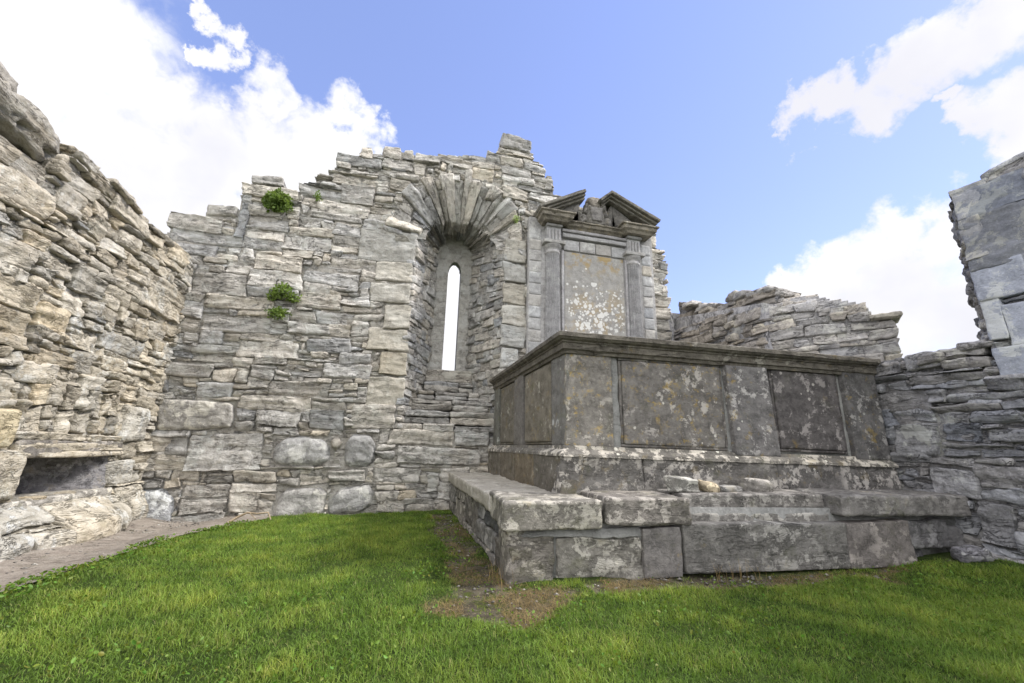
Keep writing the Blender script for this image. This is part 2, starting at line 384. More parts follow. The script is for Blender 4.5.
# ================================================================== GROUND
def bare_mask(x, y):
    """bare trodden earth beside and in front of the steps"""
    n = fbm(np.stack([x * 2.3, y * 2.3, 0 * x], 1), 3, 91) * .75
    d1 = (x - .78) / (.26 + .12 * (y < 4.2)); a = 1 - np.abs(d1) ; a = np.where((y > 3.0) & (y < 7.6), a, -1)
    d2 = 1 - np.sqrt(((x - .80) / .72) ** 2 + ((y - 3.3) / .42) ** 2)
    d3 = np.where((x > 1.6) & (x < 6.2), 1 - np.abs(y - (3.56 - .055 * (x - 1.6))) / .20, -1)
    d4 = np.where((y > 7.6) & (x < 1.1) & (x > -3), 1 - np.abs(y - 8.15) / .25, -1)
    m = np.maximum(np.maximum(a, d2), np.maximum(d3 * .45, d4 * .7))
    return ss(m + n, .05, .45)
def path_poly(x, y):
    # earth/rock slab running out along the left wall
    e = -2.72 + .16 * np.clip(y - 4.3, 0, 3) + .04 * np.clip(y - 6.6, 0, 2) * 8 + .08 * fbm(np.stack([x * 0, y * 2.5, 0 * x], 1), 2, 5)
    return x < e
def gz_(x, y):
    x = np.asarray(x, float); y = np.asarray(y, float)
    z = -.07 * ss(y, 5, 8.2) * ss(-x, -1.2, .5) + .12 * ss(x, 4.2, 6.4) - .12 * ss(-x, 2.3, 3.4)
    near = ss(14 - np.hypot(x, y), 0, 4)
    z = z + .022 * near * fbm(np.stack([x * .9, y * .9, 0 * x], 1), 2, 61) - .025 * bare_mask(x, y) * near
    return z
def ax(lo, hi, st, far):
    mid = np.arange(lo, hi, st); return np.concatenate([-np.array(far[::-1]), mid, np.array(far)])
xs = np.concatenate([[-400, -150, -60, -25, -12], np.arange(-6, 8.01, .055), [12, 25, 60, 150, 400]])
ys = np.concatenate([[-400, -150, -60, -25, -12, -6], np.arange(-2, 10.01, .055), [14, 25, 60, 150, 400]])
GX, GY = np.meshgrid(xs, ys); gx_, gy_ = GX.ravel(), GY.ravel()
gz0 = gz_(gx_, gy_); bm0 = bare_mask(gx_, gy_) * ss(12 - np.hypot(gx_, gy_), 0, 3)
gz0 = gz0 + .012 * bm0 * fbm(np.stack([gx_ * 9, gy_ * 9, 0 * gx_], 1), 2, 17)
a = Acc(); a.add(np.stack([gx_, gy_, gz0], 1), quads(len(ys), len(xs)), np.stack([bm0] * 3, 1), np.stack([gx_, gy_, 0 * gx_], 1))
mg = bpy.data.materials.new('turf_soil'); mg.use_nodes = True; t = mg.node_tree; bs = t.nodes['Principled BSDF']; bs.inputs['Roughness'].default_value = 1; bs.inputs['Specular IOR Level'].default_value = .1
ob = nd(t, 'ShaderNodeTexCoord').outputs['Object']; ti = nd(t, 'ShaderNodeAttribute', attribute_name='tint')
def nzt(t, src, sc, de=6, ro=.65):
    n = nd(t, 'ShaderNodeTexNoise', inp={'Scale': sc, 'Detail': de, 'Roughness': ro}); lk(t, src, n.inputs['Vector']); return n.outputs[0]
g1 = mixc(t, sstep(t, nzt(t, ob, 14), .35, .65), (.028, .045, .010), (.05, .075, .02))
soil = mixc(t, sstep(t, nzt(t, ob, 9), .35, .65), (.060, .052, .038), (.145, .128, .092))
soil = mixc(t, sstep(t, nzt(t, ob, 5, 8), .50, .60), soil, (.065, .080, .022))
soil = mixc(t, sstep(t, nzt(t, ob, 45, 3), .60, .70), soil, (.27, .22, .15))
lk(t, mixc(t, ti.outputs['Fac'], g1, soil), bs.inputs['Base Color'])
b = nd(t, 'ShaderNodeBump'); b.inputs['Distance'].default_value = .03; lk(t, nzt(t, ob, 30, 6, .7), b.inputs['Height']); lk(t, b.outputs[0], bs.inputs['Normal'])
g = a.build('ground', mg); tag(g, kind='structure')

# path along the left wall
xs2 = np.arange(-4.6, -.9, .035); ys2 = np.arange(-1, 8.25, .035)
PX, PY = np.meshgrid(xs2, ys2); pxx, pyy = PX.ravel(), PY.ravel()
q = quads(len(ys2), len(xs2)); cx_ = pxx[q].mean(1); cy_ = pyy[q].mean(1)
pzz = gz_(pxx, pyy) + .014 + .018 * fbm(np.stack([pxx * 1.8, pyy * 1.8, 0 * pxx], 1), 4, 31) + .10 * ss(-pxx, 2.9, 3.7)
a = Acc(); a.add(np.stack([pxx, pyy, pzz], 1), q[path_poly(cx_, cy_)], (1, 1, 1), np.stack([pxx, pyy, 0 * pxx], 1))
mp_ = stone_mat('trodden_earth_path', (.20, .17, .145), (.30, .27, .235), lichen=.1, dark=.35, bump=.010, bedsc=3, crack=.35, moss=.15)
p_ = a.build('path', mp_); tag(p_, kind='structure')

# ================================================================== BACK WALL
YB = 8.2
def warp(u, v): return v + .035 * np.sin(u * .9 + 1.3 * v) + .018 * np.sin(u * 2.7 + 2.1)
def map_back(s, t, n):
    t2 = t + .03 * np.sin(s * .9 + 1.3) + .014 * np.sin(s * 2.7 + 2.1)
    return np.stack([s, YB - n - .05 * ss(.6 - t, 0, .8) * 1.2, t2], 1)
sil = [(150, 236), (168, 224), (176, 214), (205, 212), (206, 201), (240, 199), (241, 187), (248, 184), (249, 174), (262, 175), (288, 184), (292, 187), (306, 180), (320, 172), (336, 164), (337, 154), (359, 157),
       (361, 146), (374, 146), (375, 151), (382, 151), (383, 143), (415, 149), (418, 154), (447, 153), (450, 149), (477, 151), (480, 154), (489, 150), (490, 147), (500, 150), (501, 138), (533, 146), (534, 158),
       (545, 162), (546, 172), (553, 174), (554, 190), (575, 197), (600, 205), (640, 222), (655, 232), (656, 246), (664, 250), (667, 262), (664, 275), (668, 290), (672, 300)]
sx = []; sz = []
for x, y in sil:
    X, Z = py(x, y); sx.append(X); sz.append(Z)
for i in range(1, len(sx)): sx[i] = max(sx[i], sx[i-1] + .005)
Hsil = lambda X: np.interp(X, sx, sz)
CX, CZ, R0, R1 = .96, 5.32, .93, 1.52
OX0, OX1, OZ0 = .03, 1.89, 1.25
def in_open(X, Z):
    return ((X > OX0) & (X < OX1) & (Z > OZ0) & (Z < CZ)) | ((np.hypot(X - CX, Z - CZ) < R0) & (Z >= CZ))
def in_ring(X, Z): return (np.hypot(X - CX, Z - CZ) < R1) & (Z > CZ - .12)
UB0, VB0 = -4.5, -.35
def blocked_back(U, V):
    X = U + UB0; Z = V + VB0
    return in_open(X, Z) | in_ring(X, Z) | (Z > Hsil(X) - .03) | ((X > 1.95) & (Z < 2.1)) | ((X > 2.8) & (X < 5.1) & (Z < 5.8)) | (X > 6.0)
pre_px = [(158, 399, 240, 429), (190, 433, 266, 469), (272, 435, 336, 466), (344, 434, 379, 469), (330, 437, 343, 453), (277, 484, 328, 520), (329, 487, 376, 516), (126, 486, 180, 530),
          (311, 410, 346, 429), (353, 407, 398, 431), (369, 379, 409, 408), (361, 232, 407, 262), (376, 263, 409, 284), (371, 285, 409, 305), (383, 306, 409, 331), (369, 332, 409, 352), (380, 353, 409, 378),
          (193, 271, 250, 293), (250, 174, 285, 184), (336, 155, 384, 166), (362, 147, 374, 160), (242, 186, 300, 198), (206, 203, 240, 213), (170, 213, 224, 229), (502, 138, 532, 150), (290, 322, 330, 334),
          (390, 431, 455, 447), (455, 431, 490, 447), (395, 448, 480, 466), (375, 470, 420, 485), (197, 380, 236, 396), (240, 340, 300, 356), (308, 338, 352, 352),
          (240, 200, 252, 236), (344, 186, 377, 205), (500, 240, 526, 262), (501, 263, 526, 283), (500, 284, 526, 304), (501, 305, 526, 326), (500, 327, 526, 347), (500, 348, 520, 368), (235, 470, 277, 482), (180, 497, 230, 512)]
pre_b = []
for (x0, y0, x1, y1) in pre_px:
    X0, Z1 = py(x0, (y0)); X1, _ = py(x1, y0); _, Z0 = py(x0, y1)
    if x0 >= 490 and x1 < 530: X0 = OX1 + .005
    if x1 == 409 or x1 == 407: X1 = OX0 - .0
    Zm = (py((x0 + x1) / 2, y0)[1]); Z0 = py((x0 + x1) / 2, y1)[1]
    pre_b.append((X0 - UB0, X1 - UB0, Z0 - VB0, Zm - VB0))
def size_back(u, v):
    Z = v + VB0
    k = rnd.random()
    if Z < 1.0: 
        h = rnd.choice([.06, .09, .12, .16, .24, .3]); wd = h * rnd.uniform(1.6, 3.8)
    elif Z < 3.0:
        h = rnd.choice([.05, .06, .08, .11, .15, .20, .26]); wd = max(.2, h * rnd.uniform(1.3, 4.5))
    else:
        h = rnd.choice([.05, .07, .09, .12, .15, .19, .24, .30]); wd = min(1.1, max(.16, h * rnd.uniform(1.5, 4.8)))
    return wd, h
cell = .03
rects = layout(6.0 - UB0, 8.9 - VB0, cell, blocked_back, pre_b, size_back)
W = empty('stone_wall', (0, 0, 0), 'tall grey rubble wall pierced by the arched window, tufts of green growing from it', 'wall')
a = Acc()
for (s0, s1, t0, t1) in rects:
    X, Z = (s0 + s1) / 2 + UB0, (t0 + t1) / 2 + VB0
    topk = Z > Hsil(X) - .35
    small = (t1 - t0) < .07
    if Z > Hsil(X) - .15 and t1 - t0 < .065: continue
    stone(a, map_back, s0 + UB0, s1 + UB0, t0 + VB0, t1 + VB0, n0=rnd.uniform(-.035, .03) - (.02 if small else 0) + (rnd.uniform(-.05, .05) if topk else 0), depth=.45 if topk else .16,
          res=.024, col=tint(1.0 + (.06 if Z > 4 else -.04), .03 if Z < 3 else .01), rough=1.15, bed=1.7, gap=.005, jit=.030)
aq = Acc()
for i, (s0, s1, t0, t1) in enumerate(pre_b):
    boulder = i in (0, 2, 3, 4, 5, 6, 7)
    quoin = 10 <= i <= 16 or 35 <= i <= 40
    if boulder:
        b_ = Acc(); stone(b_, map_back, s0 + UB0, s1 + UB0, t0 + VB0, t1 + VB0, n0=.045, depth=.3, res=.024, col=tint(1.1, -.01, .1), rough=1.1, bed=.1, r=min(.15, .40 * (t1 - t0)) if i else .05, gap=.006, jit=.05, dome=[.12, 0, .24, .22, .30, .06, .20, .15][i]); b_.build('boulder', M_BOULD, W); continue
    if quoin:
        stone(aq, map_back, s0 + UB0, s1 + UB0, t0 + VB0, t1 + VB0, n0=rnd.uniform(.0, .03), depth=.3, res=.024, col=tint(.86 if i > 20 else .93, .01, .12), rough=1.1, bed=.6, r=.022, gap=.006, jit=.03); continue
    stone(a, map_back, s0 + UB0, s1 + UB0, t0 + VB0, t1 + VB0, n0=rnd.uniform(-.01, .03), depth=.4 if i in (18, 19, 20, 21, 22, 23, 24) else .25, res=.024, col=tint(1.0, .0), rough=1.1, bed=1.2, gap=.004, jit=.035)
aq.build('quoins', M_QUOIN, W)
def mask_back(X, Z):
    return ~in_open(X, Z) & ~((np.hypot(X - CX, Z - CZ) < 1.47) & (Z > CZ)) & (Z < Hsil(X) - .16) & (X < 5.85)
sheet(a, map_back, UB0, 6.0, VB0, 8.7, n=-.050, res=.035, col=(.76, .75, .73), amp=.045, mask=mask_back, extr=1.35)
o = a.build('masonry', M_BACK, W)

# arch of thin radiating stones on the wall face
def map_ring(s, t, n):
    th = t / 1.2; k = ss(np.sin(th), .05, .7); f = np.clip((1.45 - s) / .70, 0, 1.2)
    return np.stack([CX + s * np.cos(th), YB - n + .46 * k * f ** 1.15, CZ + s * np.sin(th) + .06 * k], 1)
a = Acc(); th = -.10
while th < math.pi + .10:
    dth = rnd.choice([.08, .11, .14, .17, .20]); k = min(1, max(0, math.sin(th + dth / 2) / .7)); r1 = R1 + rnd.uniform(-.16, .14); r0 = R0 - .02 - .20 * k
    if abs(th - math.pi / 2) < .5: r1 += .08
    if rnd.random() < .5:
        stone(a, map_ring, r0 + rnd.uniform(-.05, .08), r1, th * 1.2, (th + dth) * 1.2, n0=rnd.uniform(-.07, .09), depth=.4, res=.022, col=tint(1.02, .0, .14), rough=1.2, bed=.7, r=.035, gap=.007, jit=.035)
    else:
        rm = rnd.uniform(1.05, 1.3)
        stone(a, map_ring, r0, rm, th * 1.2, (th + dth) * 1.2, n0=rnd.uniform(-.10, .05), depth=.4, res=.022, col=tint(.85), rough=1.2, r=.03, gap=.007, jit=.03)
        stone(a, map_ring, rm, r1, th * 1.2, (th + dth) * 1.2, n0=rnd.uniform(-.02, .07), depth=.4, res=.022, col=tint(.95), rough=1.2, r=.03, gap=.007, jit=.03)
    th += dth
sheet(a, map_ring, .76, 1.55, 0, math.pi * 1.2, n=-.07, res=.035, col=(.75, .75, .75), amp=.02)
a.build('arch', M_BACK, W)

# splayed reveal: left jamb -> vault -> right jamb as one ruled surface
YF, BX, BR, BZ = 9.55, .965, .405, 5.66
T1 = CZ - OZ0; T2 = T1 + math.pi * R0; T3 = T2 + T1; LD = YF - YB
def map_rev(s, t, n):
    f = s / LD
    isL = t < T1; isR = t > T2
    th = math.pi - np.clip((t - T1) / R0, 0, math.pi)
    zf = np.where(isL, OZ0 + t, np.where(isR, CZ - (t - T2), CZ + R0 * np.sin(th)))
    xf = np.where(isL, CX - R0, np.where(isR, CX + R0, CX + R0 * np.cos(th)))
    zb0 = OZ0 + (BZ - CZ)
    zb = np.where(isL, zb0 + t * 1.0, np.where(isR, BZ - (t - T2), BZ + BR * np.sin(th)))
    xb = np.where(isL, BX - BR, np.where(isR, BX + BR, BX + BR * np.cos(th)))
    nx = np.where(isL, 1., np.where(isR, -1., -np.cos(th))); nz = np.where(isL | isR, 0., -np.sin(th))
    z = zf + (zb - zf) * f * np.where(isL | isR, ss(np.where(isL, t, T3 - t), 2.2, T1), 1)
    return np.stack([xf + (xb - xf) * f + nx * n, YB + s - .15 * n, z + nz * n], 1)
def size_rev(u, v):
    if v < T1 or v > T2: h = rnd.choice([.08, .11, .14, .17, .21]); return h * rnd.uniform(1.5, 3.4), h
    return rnd.uniform(.5, 1.3), rnd.choice([.07, .09, .11, .14])
vblk = lambda s, t: (s < .44 * ss(np.sin(np.clip((t - T1) / R0, 0, math.pi)), .05, .7)) & (t > T1) & (t < T2)
rj = layout(LD, T3, .03, vblk, [], size_rev)
a = Acc()
for (s0, s1, t0, t1) in rj:
    vault = T1 - .1 < (t0 + t1) / 2 < T2 + .1
    stone(a, map_rev, s0, s1, t0, t1, n0=rnd.uniform(-.025, .03) + (rnd.uniform(-.06, .04) if vault else 0), depth=.14, res=.022, col=tint(.92, .0), rough=1.0, bed=.6, gap=.004, jit=.022)
sheet(a, map_rev, 0, LD, 0, T3, n=-.045, res=.04, col=(.85, .85, .85), amp=.03, mask=lambda s, t: ~vblk(s + .06, t))
a.build('window_reveal', M_BACK, W)

# slit frame of dressed slabs
def slit_in(X, Z):
    hw = .16; zt = 5.14
    return (np.abs(X - .985) < np.where(Z < zt, hw, hw * np.sqrt(np.clip(1 - ((Z - zt) / .34) ** 2, 0, 1)))) & (Z > 2.74) & (Z < 5.48)
def map_fr(s, t, n): return np.stack([s, YF - n, t], 1)
a = Acc()
sheet(a, map_fr, .40, 1.52, 2.2, 6.25, n=0, res=.022, col=(.84, .84, .85), amp=.028, mask=lambda X, Z: ~slit_in(X, Z), extr=.22)
wf = a.build('window_frame', M_QUOIN, W)

# stepped sill
a = Acc()
sills = [(.45, 1.48, 9.30, 9.62, 2.45, 2.73), (.42, 1.50, 9.06, 9.6, 2.22, 2.44), (.30, 1.62, 8.84, 9.6, 2.02, 2.21), (.16, 1.76, 8.56, 9.5, 1.78, 2.01), (.06, 1.86, 8.36, 9.4, 1.50, 1.77), (.0, 1.90, 8.22, 9.3, 1.22, 1.49)]
for i, (x0, x1, y0, y1, z0, z1) in enumerate(sills):
    xs_ = [x0]; 
    while xs_[-1] < x1 - .01:
        nx_ = min(x1, xs_[-1] + (rnd.uniform(.4, 1.3) if i < 2 else rnd.uniform(.35, .9)))
        if x1 - nx_ < .2: nx_ = x1
        xs_.append(nx_)
    lays = [(z0, z1)] if i in (0,) else [(z0, (z0 + z1) / 2 + .01), ((z0 + z1) / 2, z1)]
    for (a0, a1) in lays:
        for q0, q1 in zip(xs_[:-1], xs_[1:]):
            yy = y0 + rnd.uniform(-.05, .05)
            block(a, None, ((q0 + q1) / 2, (yy + y1) / 2, (a0 + a1) / 2), (q1 - q0 - .01, y1 - yy, a1 - a0 - .006), res=.03, r=.04, rough=1.1, bed=1, col=tint(.86, .02), jit=.012)
a.build('window_sill', M_BACK, W)

# ================================================================== LEFT WALL
XL = -3.85
NI0, NI1, NZ0, NZ1 = 5.78, 7.30, .42, .86
def map_left(s, t, n):
    bat = .50 * ss(.42 - t, -.02, .42) * (1 - .6 * ss(s, 6.9, 8.2)) * (.75 + .25 * np.sin(s * 3.1))
    t2 = t + .03 * np.sin(s * 1.1 + .4) * ss(np.abs(t - .64), .25, .6)
    return np.stack([XL + n + bat + .02 * np.sin(s * 1.7) + .05 * ss(t, 3.4, 4.6), s, t2], 1)
silL = [(1.0, 4.75), (3.0, 4.5), (4.0, 4.45), (4.43, 4.40), (4.75, 4.35), (5.04, 4.2), (5.10, 4.02), (5.25, 4.36), (5.65, 4.38), (5.9, 4.30), (6.16, 4.34), (6.5, 4.22), (6.83, 4.20), (7.2, 4.28), (7.6, 4.22), (8.03, 4.34), (8.6, 4.3)]
HL = lambda Y: np.interp(Y, [p[0] for p in silL], [p[1] for p in silL])
UL0, VL0 = 1.0, -.5
def blocked_left(U, V):
    Y = U + UL0; Z = V + VL0
    return ((Y > NI0) & (Y < NI1) & (Z > NZ0) & (Z < NZ1)) | ((Y > 5.55) & (Y < 7.44) & (Z > NZ1 - .01) & (Z < 1.02)) | (Z > HL(Y) - .02) | ((Y < 5.05) & (Z > 3.80))
preL = [(5.50, 7.46, 1.02, 1.13), (5.20, 5.76, .45, .95), (5.1, 5.55, .98, 1.35), (5.75, 6.15, -.16, .10), (6.16, 7.22, -.14, .38), (5.0, 5.74, -.2, .12), (5.0, 6.14, .13, .40), (7.05, 7.55, -.1, .20), (7.35, 7.95, 1.05, 1.55), (7.5, 8.1, -.14, .42), (7.3, 7.85, .45, .80),
        (4.2, 5.2, 3.3, 3.62), (5.2, 5.6, 3.5, 3.85), (6.3, 6.8, 3.6, 3.85)]
preLl = [(p[0] - UL0, p[1] - UL0, p[2] - VL0, p[3] - VL0) for p in preL]
def size_left(u, v):
    Z = v + VL0
    if 1.13 < Z < 1.5 and 5.4 < u + UL0 < 7.4: return rnd.uniform(.12, .25), .33
    h = rnd.choice([.05, .06, .08, .11, .14, .19, .26]); return min(.9, max(.14, h * rnd.uniform(1.3, 4.2))), h
rects = layout(8.35 - UL0, 5.0 - VL0, .03, blocked_left, preLl, size_left)
W2 = empty('stone_wall', (0, 0, 0), 'warm beige rubble wall on the left with low dark square recess near its foot', 'wall')
a = Acc()
for (s0, s1, t0, t1) in rects:
    Y, Z = (s0 + s1) / 2 + UL0, (t0 + t1) / 2 + VL0
    topk = Z > HL(Y) - .4; far = Y < 3.6
    if Z > HL(Y) - .15 and t1 - t0 < .065: continue
    stone(a, map_left, s0 + UL0, s1 + UL0, t0 + VL0, t1 + VL0, n0=rnd.uniform(-.03, .03) + (rnd.uniform(-.04, .05) if topk else 0), depth=.5 if topk else .18, res=.05 if far else .02,
          col=tint(1.0, .03), rough=1.2, bed=1.9, gap=.005, jit=.03)
for i, (s0, s1, t0, t1) in enumerate(preL):
    stone(a, map_left, s0, s1, t0, t1, n0=[.06, .10, .08, .10, .04, .10, .06, .12, .04, .05, .02, .03, .02, .02][i], depth=.5, res=.02, col=[(1.08, 1.05, 1.0), (1.1, 1.08, 1.05), (1.08, 1.0, .8)][i] if i < 3 else tint(1.05, .0, .08),
          rough=.6 if i == 4 else 1.2, bed=2.4 if i in (0, 6) else .3, r=.03 if i in (0, 4) else .06, jit=.03)
# great capping boulders at the near end, a dark hollow under them
block(a, None, (XL - .20, 4.45, 4.12), (.62, 1.15, .42), res=.03, r=.17, rough=2.2, bed=1.2, col=(.78, .78, .78), rot=(rad(-7), 0, 0))
block(a, None, (XL - .28, 4.15, 4.36), (.6, .75, .26), res=.03, r=.13, rough=2., bed=1.2, col=(.74, .74, .75), rot=(rad(-8), 0, 0))
block(a, None, (XL - .25, 3.1, 4.2), (.6, 1.3, .5), res=.05, r=.17, rough=2., bed=1.2, col=(.9, .9, .9))
block(a, None, (XL - .6, 4.4, 3.90), (.4, 1.3, .3), res=.05, r=.1, rough=1.5, col=(.6, .6, .6))
for k in range(4):
    block(a, None, (XL - .12 + rnd.uniform(-.05, .05), 5.35 + k * .33, 4.21 + rnd.uniform(-.02, .03)), (.4, rnd.uniform(.35, .6), .07), res=.03, r=.03, rough=1.2, bed=1.2, col=tint(.9, .05), rot=(rad(rnd.uniform(-7, -2)), 0, 0))
def mask_left(Y, Z):
    return ~((Y > NI0) & (Y < NI1) & (Z > NZ0) & (Z < NZ1)) & (Z < HL(Y) - .18) & ~((Y < 5.05) & (Z > 3.85))
sheet(a, map_left, UL0, 8.4, VL0, 4.6, n=-.055, res=.035, col=(.76, .75, .73), amp=.045, mask=mask_left, extr=.95)
for k, (q0, q1) in enumerate(((.865, .925), (.93, 1.015))):
    block(a, None, (XL - .20, 6.50 + .03 * k, (q0 + q1) / 2), (.50 - .02 * k, 1.86 - .1 * k, q1 - q0), res=.025, r=.012, rough=.5, bed=1.0, col=(1.08, 1.04, .98))
a.build('masonry', M_LEFT, W2)
# recess of upright slabs, darker stone with the recess shade put into its colour
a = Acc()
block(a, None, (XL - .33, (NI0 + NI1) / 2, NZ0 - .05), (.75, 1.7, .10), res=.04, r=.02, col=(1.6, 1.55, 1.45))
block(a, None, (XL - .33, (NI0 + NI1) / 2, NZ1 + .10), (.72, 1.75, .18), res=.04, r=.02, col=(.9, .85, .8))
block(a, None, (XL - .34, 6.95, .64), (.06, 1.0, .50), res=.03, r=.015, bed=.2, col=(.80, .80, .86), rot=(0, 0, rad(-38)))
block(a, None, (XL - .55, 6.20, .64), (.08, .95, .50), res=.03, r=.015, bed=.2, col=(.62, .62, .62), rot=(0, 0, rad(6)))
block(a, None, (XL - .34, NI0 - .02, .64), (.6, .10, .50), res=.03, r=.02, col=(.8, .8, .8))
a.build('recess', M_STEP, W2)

# ================================================================== RIGHT WALL with broken window
XR = 6.05
def map_right(s, t, n): # s = -Y
    t2 = t + .025 * np.sin(s * 1.3 + .4)
    y_ = -s; rc = .16 * np.clip(1 - np.abs(y_ - 5.62) / .35, 0, 1) ** 2 * (y_ > 5.5) + .25 * ss(t, 3.5, 4.3) * (y_ > 5.5)
    return np.stack([XR - n - .10 * ss(.5 - t, 0, .6) + rc, -s, t2], 1)
WY0, WY1, WZ = 2.90, 5.62, 2.26
tY = [0, 2.1, 2.9, 4.3, 5.4, 5.7, 6.2, 6.6, 7.1, 7.6, 8.2, 8.6]; tZ = [4.4, 4.30, 4.24, 2.2, 3.9, 4.0, 4.22, 4.25, 4.33, 4.32, 4.5, 4.5]
pts = [(668, 296), (680, 298), (700, 302), (715, 300), (722, 290), (740, 286), (765, 284)]
HRpts = sorted([px(x, y, XR) for x, y in pts])
hy = [0, 2.1, WY0, WY0 + .001, WY1 - .001] + [p[0] for p in HRpts] + [8.8]
hz = [4.4, 4.30, 4.24, WZ, WZ] + [p[1] for p in HRpts] + [4.5]
hy = np.maximum.accumulate(np.array(hy) + np.arange(len(hy)) * 1e-4)
HR = lambda Y: np.interp(Y, hy, hz)
SR0, VR0 = -8.35, -.4    # s from -8.35 .. 0
def blocked_right(U, V):
    Y = -(U + SR0); Z = V + VR0
    sill = WZ + .10 * np.clip((4.3 - Y) / 1.4, -1, 1)
    return (Z > HR(Y) - .01) | ((Y > WY0) & (Y < WY1) & (Z > WZ - .02)) | ((Y > 4.35) & (Z < 2.0))
preR = [(948, 183, 988, 219), (988, 172, 1026, 205), (948, 219, 984, 240), (948, 240, 986, 263), (986, 205, 1026, 263), (948, 263, 1026, 301), (948, 301, 1000, 345), (1000, 301, 1040, 345), (988, 345, 1040, 376),
        (940, 345, 985, 358), (905, 355, 938, 372), (872, 362, 903, 378), (940, 360, 990, 371), (895, 425, 935, 458), (905, 375, 985, 384), (945, 392, 1024, 402), (985, 378, 1024, 390), (930, 470, 975, 500), (975, 505, 1010, 545), (930, 405, 1000, 414), (985, 430, 1024, 444)]
preRl = []
for (x0, y0, x1, y1) in preR:
    ya, za = px(x0, y0, XR); yb, zb = px(x1, y0, XR); _, zc = px((x0 + x1) / 2, y1, XR); _, zd = px((x0 + x1) / 2, y0, XR)
    ya = max(ya, WY0 + .0) if (y1 < 346 or x0 == 988) and x0 < 990 and x0 > 940 and y0 < 350 and x0 != 940 else ya
    if y1 <= 346 and x0 in (948, 955, 960, 965, 970): ya = WY0
    if x0 == 988: ya = WY0
    preRl.append((-ya - SR0, -yb - SR0, zc - VR0, zd - VR0))
def size_right(u, v):
    h = rnd.choice([.06, .09, .12, .16, .20, .25]); return min(.95, max(.16, h * rnd.uniform(1.5, 4.8))), h
rects = layout(8.35, 4.6 - VR0, .03, blocked_right, preRl, size_right)
W3 = empty('stone_wall', (0, 0, 0), 'blue grey rubble wall on the right, its window broken open to the sky', 'wall')
a = Acc()
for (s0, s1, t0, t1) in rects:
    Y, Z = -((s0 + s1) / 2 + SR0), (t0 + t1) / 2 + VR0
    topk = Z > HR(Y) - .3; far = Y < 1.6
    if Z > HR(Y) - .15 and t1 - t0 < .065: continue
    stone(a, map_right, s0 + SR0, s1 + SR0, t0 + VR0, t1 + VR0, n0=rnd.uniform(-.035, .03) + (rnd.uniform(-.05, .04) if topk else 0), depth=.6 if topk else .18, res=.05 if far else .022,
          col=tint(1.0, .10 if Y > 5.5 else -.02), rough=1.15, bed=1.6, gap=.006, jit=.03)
aa = Acc()
for i, (s0, s1, t0, t1) in enumerate(preRl):
    ash = i < 9
    stone(aa if ash else a, map_right, s0 + SR0, s1 + SR0, t0 + VR0, t1 + VR0, n0=(.025 + rnd.uniform(-.006, .006)) if ash else rnd.uniform(0, .03), depth=.5, res=.022, col=((1.1, 1.13, 1.2) if i > 4 else tint(.92, -.01, .08)) if ash else tint(1.1 if i < 12 else .9, .0), rough=(.5 if i > 4 else 1.) if ash else 1., bed=.1 if ash else .9, r=.014 if ash else None, gap=.002 if ash else .004, jit=.008 if ash else .025)
aa.build('ashlar_facing', M_ASH, W3)
def mask_right(s, Z):
    Y = -s
    return (Z < HR(Y) - .14) & ~((Y > WY0) & (Y < WY1) & (Z > WZ - .12))
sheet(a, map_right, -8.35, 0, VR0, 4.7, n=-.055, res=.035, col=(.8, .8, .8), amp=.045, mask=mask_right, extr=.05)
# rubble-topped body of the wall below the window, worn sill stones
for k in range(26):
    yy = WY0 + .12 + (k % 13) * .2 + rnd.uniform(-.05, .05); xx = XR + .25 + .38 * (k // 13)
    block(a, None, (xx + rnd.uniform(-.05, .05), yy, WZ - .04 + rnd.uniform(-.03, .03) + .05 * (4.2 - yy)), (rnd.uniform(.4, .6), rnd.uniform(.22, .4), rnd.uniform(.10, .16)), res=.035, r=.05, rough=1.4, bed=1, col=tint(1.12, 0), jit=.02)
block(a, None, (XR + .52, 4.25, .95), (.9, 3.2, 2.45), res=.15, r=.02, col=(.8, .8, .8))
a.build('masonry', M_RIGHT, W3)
# far jamb faces the viewer
XO = 7.12; JY1 = 4.28
jl = math.hypot(XO - XR, WY1 - JY1); jd = ((XO - XR) / jl, (JY1 - WY1) / jl); jn = (jd[1], -jd[0])
if jn[1] > 0: jn = (-jn[0], -jn[1])
def map_jf(s, t, n):
    n = n - .14 * np.clip(1 - s / .35, 0, 1) ** 2 - .30 * ss(t, 3.3, 4.1)
    return np.stack([XR + jd[0] * s + jn[0] * n, WY1 + jd[1] * s + jn[1] * n, t], 1)
def jam(x, y):   # pixel -> (s, z) on the jamb face plane
    v = ray(x, y); den = v.x * jn[0] + v.y * jn[1]; tt = (XR * jn[0] + WY1 * jn[1]) / den
    return ((v.x * tt - XR) * jd[0] + (v.y * tt - WY1) * jd[1]), CAMH + v.z * tt
jp = [jam(x, y) for x, y in [(765, 284), (785, 288), (800, 286), (820, 287), (834, 292), (836, 290), (862, 296), (867, 302), (869, 310), (880, 314), (900, 318), (901, 345), (904, 360)]]
jz = lambda s: np.interp(s, [p[0] for p in jp], [p[1] for p in jp])
send = jp[-1][0]
bj = layout(send + .05, 2.2, .03, lambda U, V: (V + 2.2 > jz(U) - .02), [], lambda u, v: (lambda h: (h * rnd.uniform(1.8, 3.6), h))(rnd.choice([.08, .11, .14, .18])))
a = Acc()
